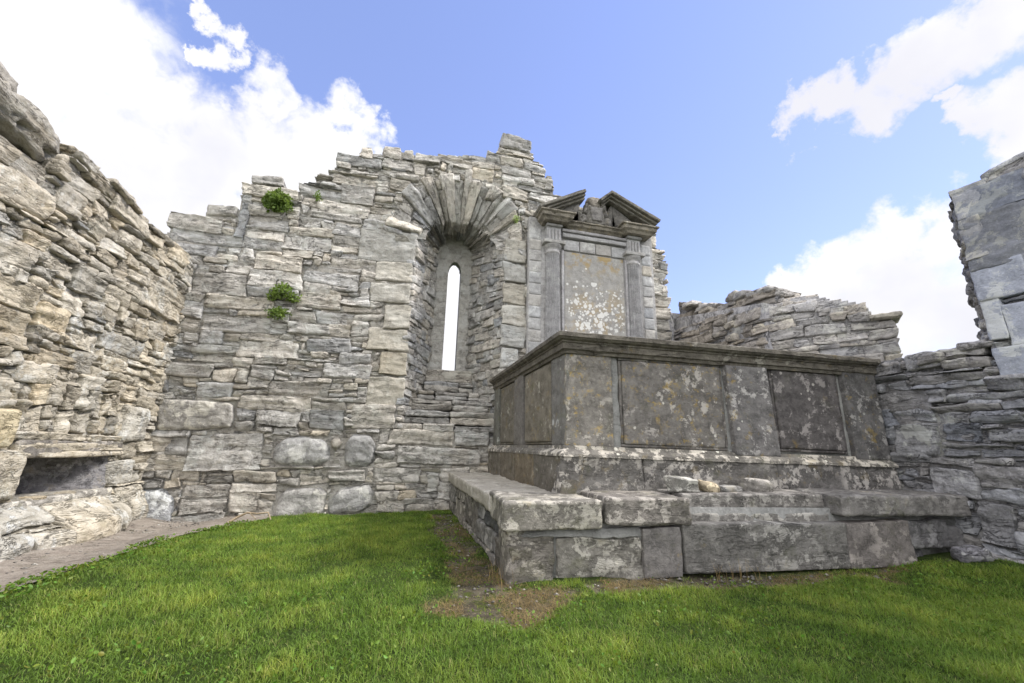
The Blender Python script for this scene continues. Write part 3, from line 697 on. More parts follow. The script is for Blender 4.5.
for (s0, s1, t0, t1) in bj:
    topk = t1 + 2.2 > jz((s0 + s1) / 2) - .22
    if topk and t1 - t0 < .065: continue
    stone(a, map_jf, s0, s1, t0 + 2.2, t1 + 2.2, n0=rnd.uniform(-.03, .04) - (rnd.uniform(0, .15) if topk else 0), depth=.4, res=.022, col=tint(1.08, .05), rough=1.2, bed=.7, gap=.006, jit=.03)
s_, z_ = jam(868, 318); s2_, _ = jam(906, 318)
stone(a, map_jf, s_, s2_, z_ - .07, z_ + .05, n0=.06, depth=.5, res=.02, col=(1.1, 1.05, .9), rough=1, r=.045)
sheet(a, map_jf, 0, send - .05, 2.0, 4.3, n=-.05, res=.045, col=(1.0, 1.0, 1.0), mask=lambda s, z: z < jz(s) - .12, extr=.1)
# loose rubble on the broken wall head
for k in range(34):
    f = rnd.random(); yy = WY1 + f * 2.5; xx = XR + rnd.uniform(.15, .9)
    zt = float(HR(yy)) if yy > WY1 else 3.9
    block(a, None, (xx, yy + .1, zt - .07 + rnd.uniform(-.04, .03) - .1 * (xx - XR)), (rnd.uniform(.25, .5), rnd.uniform(.2, .5), rnd.uniform(.08, .16)), res=.035, r=.05, rough=1.6, bed=1, col=tint(1.05, .04), jit=.03)
fcore = Acc()
a.build('far_window_jamb', stone_mat('sunbleached_jamb_rubble', (.26, .255, .26), (.47, .46, .45), lichen=.4, orange=.1, dark=.35), W3)
# body behind the far jamb (wall thickness)
a = Acc()
pA = [(XR + .07, WY1 + .10), (XO - .15, JY1 + .45), (XO + .02, 8.4), (XR + .07, 8.4)]
zt = [3.72, 3.15, 3.95, 4.2]
def prism(a, poly, z0, ztops, col):
    n = len(poly)
    V = np.array([(x, y, z0) for x, y in poly] + [(x, y, z) for (x, y), z in zip(poly, ztops)])
    F = [[i, (i + 1) % n, n + (i + 1) % n, n + i] for i in range(n)] + [[n, n + 1, n + 2, n + 3], [3, 2, 1, 0]]
    a.add(V, np.array(F), col, V.copy())
prism(a, pA, -.3, zt, (1, 1, 1))
prism(a, [(5.75, 8.27), (6.4, 8.27), (6.4, 9.2), (5.75, 9.2)], -.3, [4.32] * 4, (1, 1, 1))
# near pier body
prism(a, [(XR + .07, -.5), (XO, -.5), (XO, 3.42), (XR + .07, WY0 - .06)], -.3, [4.2, 4.0, 4.0, 4.1], (1, 1, 1))
a.build('wall_core', M_RIGHT, W3, smooth=False)
# near jamb, seen edge on
nl = math.hypot(XO - XR, .58); kd = ((XO - XR) / nl, .58 / nl); kn = (-kd[1], kd[0])
def map_jn(s, t, n): # s from outer to inner so the normal looks into the opening
    q_ = nl - s
    return np.stack([XR + kd[0] * q_ + kn[0] * n, WY0 + kd[1] * q_ + kn[1] * n, t], 1)
a = Acc()
for (s0, s1, t0, t1) in layout(nl - .25, 2.1, .03, lambda U, V: U < -1, [], lambda u, v: (rnd.uniform(.2, .5), rnd.choice([.1, .13, .17, .2]))):
    stone(a, map_jn, s0, s1, t0 + 2.2, t1 + 2.2, n0=rnd.uniform(-.03, .03), depth=.25, res=.03, col=tint(1.05, .03), rough=1.2, r=.05, gap=.004, jit=.03)
for k in range(10):
    block(a, None, (XR + .2 + rnd.random() * .7, rnd.uniform(1.7, 2.65), 4.17 + rnd.uniform(-.06, .02)), (.4, .4, .14), res=.04, r=.05, rough=1.5, col=tint(1), jit=.03)
a.build('near_window_jamb', M_RIGHT, W3)
print('walls done')

# ================================================================== ALTAR TOMB
T = empty('altar_tomb', (0, 0, 0), 'huge dark lichen spotted chest tomb standing on stone steps against the wall', 'tomb')
cA, cB = (1.80, 4.45), (6.02, 4.09)
fa = math.atan2(cB[1] - cA[1], cB[0] - cA[0]); fl = math.hypot(cB[0] - cA[0], cB[1] - cA[1])
fd = (math.cos(fa), math.sin(fa)); fn = (fd[1], -fd[0])
def fmap(x0, y0):
    def mp(s, t, n): return np.stack([x0 + fd[0] * s + fn[0] * n, y0 + fd[1] * s + fn[1] * n, t - .012 * s], 1)
    return mp
mf = fmap(*cA)
def ms(s, t, n): # side face, s from the wall to the corner (normal -X)
    return np.stack([cA[0] - n, YB - s, t], 1)
SL = YB - cA[1]
def fslab(name, mat, mp, s0, s1, t0, t1, n=.0, depth=.25, res=.03, rough=.25, bed=.0, r=.012, col=(1, 1, 1), jit=.004, label=None, kc=0., acc=None, gap=.0):
    a = acc or Acc(); stone(a, mp, s0, s1, t0, t1, n0=n, depth=depth, res=res, rough=rough, bed=bed, r=r, col=col, jit=jit, gap=gap, k_cut=kc)
    if acc: return
    o = a.build(name, mat, T)
    if label: o['label'] = label
    return o
# core behind the slabs (mortar shows in the gaps)
a = Acc()
prism(a, [(cA[0] + .07, YB - .01), (cA[0] + .07, cA[1] + .06), (cB[0], cB[1] + .07), (6.04, YB - .01)], .3, [2.25, 2.25, 2.2, 2.2], (1, 1, 1))
a.build('mortar_core', M_MORT, T, smooth=False)
def sx_(x): return (x - cA[0]) / fd[0]
# front slabs
zb = 1.13
fslab('corner_slab', M_GOLD, mf, 0, sx_(2.36), zb, 2.24, n=.0, col=(1.3, 1.26, 1.2))
def framed(name, mp, s0, s1, t0, t1, mat, col, rec=.0, fr=.035):
    o = fslab(name, mat, mp, s0 + fr, s1 - fr, t0 + fr, t1 - fr, n=rec, depth=.2, col=col, r=.02)
    a = Acc()
    for (p, q_, r0_, r1_) in ((s0, s1, t0, t0 + fr), (s0, s1, t1 - fr, t1), (s0, s0 + fr, t0 + fr, t1 - fr), (s1 - fr, s1, t0 + fr, t1 - fr)):
        stone(a, mp, p, q_, r0_, r1_, n0=rec - .018, depth=.12, res=.03, rough=.15, bed=0, r=.01, col=tuple(c * .85 for c in col), gap=.002, jit=.001)
    m_ = a.build('moulding', mat, o); return o
framed('panel', mf, sx_(2.45), sx_(3.80), zb + .01, 2.18, M_GOLD, (1.05, 1.02, 1.0), rec=.0)
def lean(mp, k, s_c): # slab that leans: shear s with height
    def m(s, t, n): return mp(s - k * (t - zb) , t, n)
    return m
fslab('slab', M_TOMB, lean(mf, .04, 0), sx_(3.87), sx_(4.42), zb - .03, 2.17, n=.05, col=(1.1, 1.08, 1.08), jit=.02)
framed('panel', mf, sx_(4.47), sx_(5.46), zb + .03, 2.2, M_TOMB, (.78, .74, .74), rec=.0)
fslab('slab', M_TOMB, lean(mf, .02, 0), sx_(5.52), sx_(6.04), zb - .03, 2.22, n=.035, col=(.85, .84, .84), jit=.02)
# mortar joints proud in places
for s0, s1, n_ in ((2.36, 2.45, -.025), (3.80, 3.87, -.03), (5.46, 5.52, -.03)):
    fslab('mortar_joint', M_MORT, mf, sx_(s0), sx_(s1), zb, 2.2, n=n_, depth=.1, rough=.5, r=.01)
# side slabs: s measured from the back wall
def ysd(y): return YB - y
fslab('side_slab', M_SIDE, ms, ysd(4.92), SL, zb, 2.24, n=.0, col=(1.05, 1.08, 1.15))
framed('side_panel', ms, ysd(6.12), ysd(4.95), zb + .01, 2.2, M_SIDE, (1.1, 1.06, .98), rec=.0)
fslab('side_slab', M_SIDE, ms, ysd(6.65), ysd(6.16), zb, 2.22, n=.02, col=(1, 1, 1.05))
framed('side_panel', ms, ysd(7.72), ysd(6.68), zb + .01, 2.2, M_SIDE, (.95, .93, .88), rec=.0)
fslab('side_slab', M_SIDE, ms, .02, ysd(7.76), zb, 2.22, n=.02, col=(.9, .95, .95))

def sweep(acc, path, prof, normals, res, col, amp=.006, seed=1):
    """profile (out, z) swept along a polyline given mitred outward normals"""
    rows = []; 
    for i in range(len(path) - 1):
        p0, p1 = np.array(path[i]), np.array(path[i + 1]); m0, m1 = np.array(normals[i]), np.array(normals[i + 1])
        n = max(2, int(np.linalg.norm(p1 - p0) / res))
        for k in range(n + (1 if i == len(path) - 2 else 0)):
            f = k / n; rows.append((p0 * (1 - f) + p1 * f, m0 * (1 - f) + m1 * f))
    for q0, q1 in zip(prof[:-1], prof[1:]):          # every facet of the moulding keeps a hard edge
        q0, q1 = np.array(q0, float), np.array(q1, float); n = max(1, int(np.linalg.norm(q1 - q0) / .018))
        pr = np.array([q0 + (q1 - q0) * k / n for k in range(n + 1)])
        V = np.concatenate([np.stack([p[0] + m[0] * pr[:, 0], p[1] + m[1] * pr[:, 0], p[2] + pr[:, 1]], 1) for (p, m) in rows])
        mm = np.repeat(np.array([m for _, m in rows], float), len(pr), 0)
        lc = V + seed
        wear = amp * fbm(lc * 14, 3, 5) + amp * 1.2 * fbm(lc * 5, 2, 8) - amp * 5 * ss(fbm(lc * 3.1, 3, 19), .35, .7)
        V = V.copy(); V[:, 2] += wear * .7; V[:, :2] += mm[:, :2] * wear[:, None]
        acc.add(V, quads(len(rows), len(pr)), col, lc[:, [0, 2, 1]])
# plinth: chamfered course around front and side
def plin(name, mp, s0, s1, mat, col):
    a = Acc(); stone(a, mp, s0, s1, .55, 1.05, n0=.10, depth=.4, res=.03, rough=.75, bed=.2, r=.03, col=col, jit=.008, gap=.0015)
    o = a.build(name, mat, T); return o
MPL = stone_mat('white_crusted_plinth', (.082, .079, .076), (.175, .17, .163), lichen=.8, lich_col=(.48, .46, .43), orange=.2, dark=.6, bump=.010, bedsc=4, crack=.25, lsc=8, moss=.15, thr=.50)
for s0, s1, c in ((-.10, .85, (1.1, 1.09, 1.07)), (.85, 2.55, (1.05, 1.04, 1.03)), (2.55, fl, (.92, .91, .92))): plin('plinth', mf, s0, s1, MPL, c)
for s0, s1, c in ((0, .95, (.8, .77, .72)), (.95, 1.9, (.85, .80, .72)), (1.9, 2.85, (.95, .86, .72)), (2.85, SL + .10, (.8, .78, .75))): plin('plinth', ms, s0, s1, M_SIDE, c)
# ledge moulding on the plinth
a = Acc()
nrm = [(-1, 0, 0), (-1 - fn[0] * 0 - .0, -1.08, 0), (fn[0], fn[1], 0)]
path = [(cA[0], YB, 1.05), (cA[0], cA[1], 1.05), (cB[0], cB[1], 1.00)]
sweep(a, path, [(.11, -.03), (.105, .0), (.07, .035), (.03, .05), (.02, .085), (-.05, .085)], nrm, .04, (1.3, 1.27, 1.2), amp=.006)
a.build('plinth_moulding', MPL, T)
# cornice
a = Acc()
path = [(cA[0], YB - .02, 2.2), (cA[0], cA[1], 2.2), (cB[0] + .0, cB[1], 2.13)]
sweep(a, path, [(-.05, -.02), (.02, -.02), (.03, .015), (.055, .025), (.055, .095), (.07, .10), (.07, .118), (.105, .128), (.125, .15), (.135, .152), (.135, .20), (.12, .21), (-.3, .21)], nrm, .03, (.78, .75, .70), amp=.003, seed=4)
cn = a.build('cornice', M_DARKMON, T)
a = Acc(); prism(a, [(cA[0] + .2, YB - .02), (cA[0] + .2, cA[1] + .2), (cB[0], cB[1] + .2), (6.03, YB - .02)], 2.2, [2.40, 2.40, 2.33, 2.33], (1, 1, 1)); a.build('top_slab', M_DARKMON, T, smooth=False)

# steps ---------------------------------------------------------------
sA = (.99, 3.75); sB = (6.05, 3.40)
sa = math.atan2(sB[1] - sA[1], sB[0] - sA[0]); sdv = (math.cos(sa), math.sin(sa)); sn = (sdv[1], -sdv[0])
def mst(s, t, n): return np.stack([sA[0] + sdv[0] * s + sn[0] * n, sA[1] + sdv[1] * s + sn[1] * n, t], 1)
def mss(s, t, n): return np.stack([sA[0] - n, YB - s, t], 1)
SSL = YB - sA[1]
a = Acc()
prism(a, [(sA[0] + .08, YB - .02), (sA[0] + .08, sA[1] + .10), (6.05, 3.55), (6.05, YB - .02)], -.2, [.59, .59, .55, .55], (1, 1, 1))
a.build('mortar_core', M_MORT, T, smooth=False)
def bc(s0, s1, t0, t1, n, mat, col, rough, r=.03, bed=.3, name='base_stone', jit=.015, depth=.35, res=.024):
    fslab(name, mat, mst, s0, s1, t0, t1, n=n, depth=depth, rough=rough, bed=bed, r=r, col=col, jit=jit, res=res)
bc(-.02, .42, -.12, .36, -.03, M_STEP, (1.0, .95, .88), 1.3)
bc(.44, 1.24, -.12, .34, -.05, M_STEP, (1.15, 1.12, 1.05), 1.7)
bc(1.24, 1.62, .0, .41, -.0, M_TOMB, (1.1, 1.06, 1.03), .3, r=.012)
bc(1.63, 3.42, .02, .445, .01, M_STEP, (.85, .84, .83), .4, bed=.1, r=.02)
bc(3.422, 4.22, .02, .445, .008, M_TOMB, (1.05, .98, .94), .4, r=.012)
bc(4.24, 4.80, .17, .46, -.06, M_STEP, (.75, .75, .8), 1.2)
bc(4.26, 4.5, -.02, .16, -.10, M_STEP, (.6, .6, .65), 1.4)
bc(4.82, 5.06, .1, .40, -.09, M_STEP, (.8, .8, .85), 1.4, r=.06)
a = Acc(); 
for (s0, s1, t0, t1) in ((.02, 1.3, .33, .41), (1.2, 1.3, -.05, .4)):
    stone(a, mst, s0, s1, t0, t1, n0=-.055, depth=.1, res=.03, rough=1.2, bed=0, r=.02, col=(.9, .9, .9), jit=0)
a.build('mortar_joint', M_MORT, T)
def slab(x0, x1, y0, y1, z0, z1, col, name='step_slab', mat=M_STEP, rough=.8, r=.022, jit=.008, ang=sa, res=.028):
    a = Acc(); block(a, None, ((x0 + x1) / 2, (y0 + y1) / 2, (z0 + z1) / 2), (x1 - x0, y1 - y0, z1 - z0), res=res, r=r, rough=rough, bed=.3, col=col, rot=(0, 0, ang), jit=jit)
    return a.build(name, mat, T)
def sy(x): return sA[1] + (x - sA[0]) * (sB[1] - sA[1]) / (sB[0] - sA[0])
slab(.96, 1.86, sy(1.4) - .02, 4.55, .40, .64, (1.12, 1.08, 1.0))
slab(1.89, 2.73, sy(2.3) - .02, 4.4, .435, .672, (1.0, .95, .9))
slab(2.76, 4.40, sy(3.55) + .15, 4.4, .55, .70, (.95, .92, .9), rough=.5)
slab(4.43, 6.08, sy(5.2) - .01, 4.2, .50, .705, (.95, .93, .93))
# worn mortar slope in front of the recessed long slab
a = Acc(); block(a, None, (3.58, sy(3.55) + .30, .475), (1.62, .36, .12), res=.03, r=.02, rough=.8, bed=0, col=(1.12, 1.1, 1.07), rot=(rad(5), 0, sa)); a.build('mortar_fillet', M_STEP, T)
# side: long top slabs and rubble below
yy = 4.45
for y1_ in (5.6, 6.9, 8.18):
    a = Acc(); block(a, None, (1.36, (yy + y1_) / 2, .54), (.80, y1_ - yy - .008, .18), res=.03, r=.03, rough=.9, bed=.3, col=(1.05, 1.04, 1.0), jit=.008); a.build('step_slab', M_PALE if yy > 4 else M_STEP, T); yy = y1_
a = Acc()
for (s0, s1, t0, t1) in layout(SSL - .02, .62, .03, lambda U, V: V > .60, [], lambda u, v: (rnd.uniform(.4, 1.1), rnd.choice([.18, .3, .42]))):
    stone(a, mss, s0, s1, t0 - .15, t1 - .15, n0=rnd.uniform(-.03, .0), depth=.2, res=.025, col=tint(.95, .02), rough=1.1, bed=.3, gap=.004, jit=.03)
a.build('side_rubble', M_STEP, T)
# mortar patch by right wall
# loose stones on the step
def loose(x, y, z, dims, col, label, rot, mat=M_STEP, r=.03):
    a = Acc(); block(a, None, (x, y, z + dims[2] / 2 - .006), dims, res=.018, r=r, rough=1., bed=.4, col=col, rot=rot, jit=.02)
    o = a.build('loose_stone', mat); tag(o, label, 'stone', 'loose stones lying on the tomb step'); return o
loose(2.86, 3.93, .70, (.28, .18, .15), (1.3, 1.3, 1.25), 'squarish grey stone block, the largest of those lying on the tomb step', (0, 0, .1), r=.02)
loose(3.17, 3.93, .70, (.22, .16, .11), (1.6, 1.4, 1.05), 'yellowish brown loose stone right beside the squarish grey block', (0, .05, -.2), r=.04)
loose(3.45, 3.96, .70, (.30, .15, .07), (1.0, 1.0, 1.0), 'flat dark loose stone between the yellowish stone and the pale slanted chip', (0, 0, .05))
loose(3.82, 3.96, .70, (.30, .10, .12), (1.4, 1.35, 1.3), 'pale slanted stone chip leaning on the tomb plinth, furthest along the step', (.35, .12, -.1), r=.02)

# ================================================================== WALL MONUMENT
YM = 8.05
Mo = empty('wall_monument', (0, 0, 0), 'classical memorial with two fluted columns and a broken pediment on the wall', 'monument')
def mm(s, t, n): return np.stack([s, YM - n, t], 1)
a = Acc()
block(a, None, (3.97, 8.2, 4.2), (3.1, .24, 3.9), res=.1, r=.01, rough=.1, bed=0, col=(.9, .9, .92)); a.build('backing', M_DRESS, Mo)
# inscribed slab with lichen rosettes
ml = stone_mat('memorial_slab', (.25, .245, .235), (.36, .355, .34), lichen=.1, orange=.2, dark=.3, bump=.003, bedsc=6, crack=.2, moss=.05)
t = ml.node_tree; bs = t.nodes['Principled BSDF']; src = bs.inputs['Base Color'].links[0].from_socket
oc = nd(t, 'ShaderNodeTexCoord').outputs['Object']; sp = nd(t, 'ShaderNodeSeparateXYZ'); lk(t, oc, sp.inputs[0])
cmask = mth(t, 'MULTIPLY', sstep(t, sp.outputs[2], 5.0, 4.0), mth(t, 'MULTIPLY', sstep(t, sp.outputs[0], 3.15, 3.7), sstep(t, sp.outputs[0], 4.85, 4.45)))
cc = src
orr = mth(t, 'MULTIPLY', sstep(t, nzt(t, oc, 4.0, 7), .48, .60), mth(t, 'ADD', mth(t, 'MULTIPLY', cmask, .45), mth(t, 'MULTIPLY', sstep(t, sp.outputs[2], 4.9, 5.2), .7)))
cc = mixc(t, orr, cc, (.36, .25, .08))
mapn = nd(t, 'ShaderNodeMapping'); mapn.inputs['Scale'].default_value = (1, 0, 1); lk(t, oc, mapn.inputs[0])
for scl, rr_, k_ in ((4.6, .40, .66), (8.0, .42, .62), (13., .42, .70)):
    v = nd(t, 'ShaderNodeTexVoronoi', inp={'Scale': scl, 'Randomness': .9}); lk(t, mapn.outputs[0], v.inputs['Vector'])
    cs_ = nd(t, 'ShaderNodeSeparateColor'); lk(t, v.outputs['Color'], cs_.inputs[0])
    pick = mth(t, 'GREATER_THAN', mth(t, 'MULTIPLY', cmask, 1.15), mth(t, 'ADD', cs_.outputs[0], 1 - k_ - .35))
    rdx = mth(t, 'ADD', mth(t, 'MULTIPLY', cs_.outputs[1], .16), rr_ - .12)
    sp_ = mth(t, 'MULTIPLY', mth(t, 'LESS_THAN', mth(t, 'ADD', v.outputs['Distance'], mth(t, 'MULTIPLY', nzt(t, oc, 22, 3), .12)), rdx), pick)
    cc = mixc(t, mth(t, 'MULTIPLY', sp_, .88), cc, (.66, .66, .64))
lk(t, cc, bs.inputs['Base Color'])
fslab_T = T; T = Mo
fslab('inscribed_slab', ml, mm, 3.24, 4.72, 2.3, 5.40, n=-.01, depth=.12, rough=.15, r=.01)
for x in (3.17, 4.74): fslab('slab_moulding', M_DRESS, mm, x, x + .06, 2.3, 5.41, n=.03, depth=.12, rough=.1, r=.02, col=(.9, .9, .95))
# frieze of blocks
a = Acc()
for k in range(4): stone(a, mm, 3.22 + k * .395, 3.22 + (k + 1) * .395, 5.42, 5.70, n0=.015, depth=.15, res=.03, rough=.25, bed=0, r=.012, col=tint(.95, -.03, .1), gap=.01, jit=.004)
stone(a, mm, 3.18, 4.8, 5.72, 5.83, n0=.07, depth=.2, res=.03, rough=.2, bed=0, r=.012, col=(.85, .86, .9), jit=0)
stone(a, mm, 3.16, 4.82, 5.84, 5.92, n0=.10, depth=.2, res=.03, rough=.2, bed=0, r=.015, col=(.8, .8, .85), jit=0)
a.build('frieze', M_DRESS, Mo)
# side strips of blocks
for x0, x1 in ((2.43, 2.72), (5.20, 5.46)):
    a = Acc(); z = 2.2
    while z < 5.85:
        h = .262; stone(a, mm, x0, x1, z, min(z + h, 5.92), n0=-.01 + rnd.uniform(-.006, .006), depth=.2, res=.03, rough=.3, bed=.1, r=.028, col=tint(.98, -.02, .09), gap=.003, jit=.004); z += h
    a.build('block_strip', M_DRESS, Mo)
# columns
def lathe(acc, cx, cy, prof, col, flutes=0, n=96, fz=(0, 0)):
    pr = [np.array(prof[0])]
    for q0, q1 in zip(prof[:-1], prof[1:]):
        q0, q1 = np.array(q0, float), np.array(q1, float); m = max(1, int(np.linalg.norm(q1 - q0) / .03))
        for k in range(1, m + 1): pr.append(q0 + (q1 - q0) * k / m)
    pr = np.array(pr); th = np.linspace(0, 2 * math.pi, n + 1)
    TH, RR = np.meshgrid(th, pr[:, 0]); _, ZZ = np.meshgrid(th, pr[:, 1])
    fl_ = 0
    if flutes:
        inz = ss(ZZ, fz[0], fz[0] + .05) * ss(fz[1] - ZZ, 0, .05)
        fl_ = -.034 * inz * np.abs(np.cos(TH * flutes / 2)) ** .8
    V = np.stack([cx + (RR + fl_) * np.cos(TH), cy + (RR + fl_) * np.sin(TH), ZZ], -1).reshape(-1, 3)
    V[:, :2] += (.004 * fbm(V * 12, 2, 9))[:, None]
    acc.add(V, quads(len(pr), n + 1), col, V.copy()[:, [0, 2, 1]])
for cx in (2.965, 4.945):
    cyc = YM + .02
    a = Acc(); lathe(a, cx, cyc, [(.22, 2.3), (.22, 2.42), (.20, 2.45), (.19, 2.5), (.178, 2.55), (.172, 3.6), (.155, 5.28)], (.80, .81, .85), flutes=18, fz=(2.6, 5.26), n=144)
    sh = a.build('column', M_DRESS, Mo)
    a = Acc(); lathe(a, cx, cyc, [(.156, 5.26), (.175, 5.28), (.178, 5.31), (.158, 5.325), (.160, 5.37), (.20, 5.42), (.215, 5.47)], (.9, .9, .92))
    block(a, None, (cx, cyc + .03, 5.52), (.50, .46, .085), res=.03, r=.015, rough=.4, bed=0, col=(.8, .8, .8))
    a.build('capital', M_DRESS, sh)
    a = Acc(); block(a, None, (cx, cyc + .05, 5.77), (.34, .36, .42), res=.03, r=.012, rough=.25, bed=0, col=(.85, .86, .9))
    for k in range(4): block(a, None, (cx - .115 + k * .077, cyc - .135, 5.71), (.05, .05, .26), res=.025, r=.02, rough=.2, bed=0, col=(.9, .9, .93))
    block(a, None, (cx, cyc + .02, 5.93), (.38, .42, .07), res=.03, r=.02, rough=.3, bed=0, col=(.75, .76, .78))
    a.build('entablature_block', M_DRESS, Mo)
# horizontal cornice: breaks forward over the columns
def cornice(x0, x1, yf, z0, z1, name='cornice'):
    a = Acc(); h = z1 - z0
    pth = [(x0, 8.2, z0), (x0, yf, z0), (x1, yf, z0), (x1, 8.2, z0)]
    nr = [(-1, 0, 0), (-1, -1, 0), (1, -1, 0), (1, 0, 0)]
    sweep(a, pth, [(-.12, 0), (.02, 0), (.05, h * .25), (.10, h * .4), (.11, h * .75), (.15, h * .85), (.15, h), (-.3, h)], nr, .04, (1.25, 1.2, 1.1), amp=.006)
    block(a, None, ((x0 + x1) / 2, 8.08 + (yf - 7.9) / 2, z0 + h / 2), (x1 - x0, 8.25 - yf - .05, h * .9), res=.06, r=.01, rough=.1, bed=0, col=(.9, .9, .9))
    return a.build(name, M_DARKMON, Mo)
cornice(2.72, 3.24, 7.80, 5.97, 6.17)
cornice(4.68, 5.32, 7.80, 5.97, 6.17)
cornice(3.30, 4.62, 8.0, 5.93, 6.09)
# raking cornices of the broken pediment
def rake(x0, z0, x1, z1, yf=7.72, th=.15, name='raking_cornice'):
    a = Acc(); an = math.atan2(z1 - z0, x1 - x0); l = math.hypot(x1 - x0, z1 - z0); c = np.array([(x0 + x1) / 2, 0, (z0 + z1) / 2])
    nrm_ = np.array([-math.sin(an), 0, math.cos(an)])
    for off, hh, y0 in ((.0, th * .5, yf), (-th * .42, th * .32, yf + .07), (-th * .75, th * .35, yf + .14)):
        cc_ = c + nrm_ * off
        block(a, None, (cc_[0], (y0 + 8.25) / 2, cc_[2]), (l - abs(off) * .6, 8.25 - y0, hh), res=.03, r=.012, rough=.45, bed=.3, col=(1.0, 1.0, .96), rot=(0, -an, 0))
    return a.build(name, M_DARKMON, Mo)
rake(2.56, 6.24, 3.66, 6.84)
rake(4.30, 6.93, 5.56, 6.38)
rake(4.02, 6.66, 4.33, 6.94, th=.13)
# tympanum remnants
a = Acc()
for pts_ in ([(2.75, 6.15), (3.55, 6.15), (3.60, 6.66)], [(4.42, 6.15), (5.3, 6.15), (4.45, 6.70)], [(4.1, 6.1), (4.5, 6.1), (4.42, 6.75)], [(3.2, 6.05), (3.62, 6.05), (3.55, 6.40)]):
    n = 3; V = np.array([(x, 7.97, z) for x, z in pts_] + [(x, 8.25, z) for x, z in pts_])
    F = np.array([[0, 1, 2, 2], [0, 3, 4, 1], [1, 4, 5, 2], [2, 5, 3, 0]]); a = Acc(); a.add(V, F, (.8, .8, .82), V.copy()); a.build('tympanum', M_DARKMON, Mo, smooth=False)
# eroded carved shield between the broken ends
a = Acc()
block(a, None, (3.98, 8.03, 6.36), (.46, .3, .56), res=.025, r=.10, rough=1.5, bed=.4, col=(1.1, 1.1, 1.1), jit=.02)
block(a, None, (3.98, 8.03, 6.70), (.36, .28, .34), res=.025, r=.12, rough=2, bed=.4, col=(1.15, 1.1, 1.05), jit=.03)
block(a, None, (3.98, 7.88, 6.36), (.30, .08, .36), res=.02, r=.035, rough=.8, bed=0, col=(1.1, 1.1, 1.15), taper=.12)
for sg in (-1, 1):
    block(a, None, (3.98 + sg * .30, 8.0, 6.22), (.20, .24, .24), res=.025, r=.08, rough=1.6, bed=0, col=(1., 1., 1.02), rot=(0, sg * .4, 0))
    block(a, None, (3.98 + sg * .24, 7.97, 6.5), (.10, .16, .30), res=.025, r=.045, rough=1.6, bed=0, col=(1., 1., 1.02), rot=(0, -sg * .25, 0))
a.build('carved_shield', M_DARKMON, Mo)
T = fslab_T
print('tomb done')

# ================================================================== PLANTS ON THE WALL
def leaf_mat(name, c0, c1, trans=.35, rough=.5):
    m = bpy.data.materials.new(name); m.use_nodes = True; t = m.node_tree; bs = t.nodes['Principled BSDF']; bs.inputs['Roughness'].default_value = rough; bs.inputs['Specular IOR Level'].default_value = .25
    ti = nd(t, 'ShaderNodeAttribute', attribute_name='tint')
    c = mixc(t, 1., mixc(t, sstep(t, nzt(t, nd(t, 'ShaderNodeTexCoord').outputs['Object'], 3.0, 4), .35, .65), c0, c1), ti.outputs['Color'], 'MULTIPLY'); lk(t, c, bs.inputs['Base Color'])
    tr = nd(t, 'ShaderNodeBsdfTranslucent'); lk(t, mixc(t, 1., c, (1.2, 1.25, .7), 'MULTIPLY'), tr.inputs[0]); mx = nd(t, 'ShaderNodeMixShader'); mx.inputs[0].default_value = trans
    lk(t, bs.outputs[0], mx.inputs[1]); lk(t, tr.outputs[0], mx.inputs[2]); lk(t, mx.outputs[0], t.nodes['Material Output'].inputs[0]); return m
M_FERN = leaf_mat('wall_fern_leaf', (.11, .17, .05), (.19, .26, .08))
def leaves(acc, P, Nn, size, cols, asp=.55):
    """bent oval leaves at points P with direction Nn (tip) ; P,Nn (n,3)"""
    n = len(P); d = Nn / np.linalg.norm(Nn, axis=1, keepdims=True)
    r = rng.normal(size=(n, 3)); s = np.cross(d, r); s /= np.linalg.norm(s, axis=1, keepdims=True); up = np.cross(s, d)
    tpl = [(0, 0, 0), (.35, .5, .08), (.75, .42, .05), (1, 0, -.1), (.75, -.42, .05), (.35, -.5, .08)]
    V = np.stack([P + d * (size * a_)[:, None] + s * (size * asp * b_)[:, None] + up * (size * c_)[:, None] for a_, b_, c_ in [(np.full(n, q[0]), np.full(n, q[1]), np.full(n, q[2])) for q in tpl]], 1)
    base = np.arange(n)[:, None] * 6
    F = np.concatenate([base + np.array([[0, 1, 2, 3]]), base + np.array([[0, 3, 4, 5]])])
    acc.add(V.reshape(-1, 3), F, np.repeat(cols, 6, 0), V.reshape(-1, 3).copy())
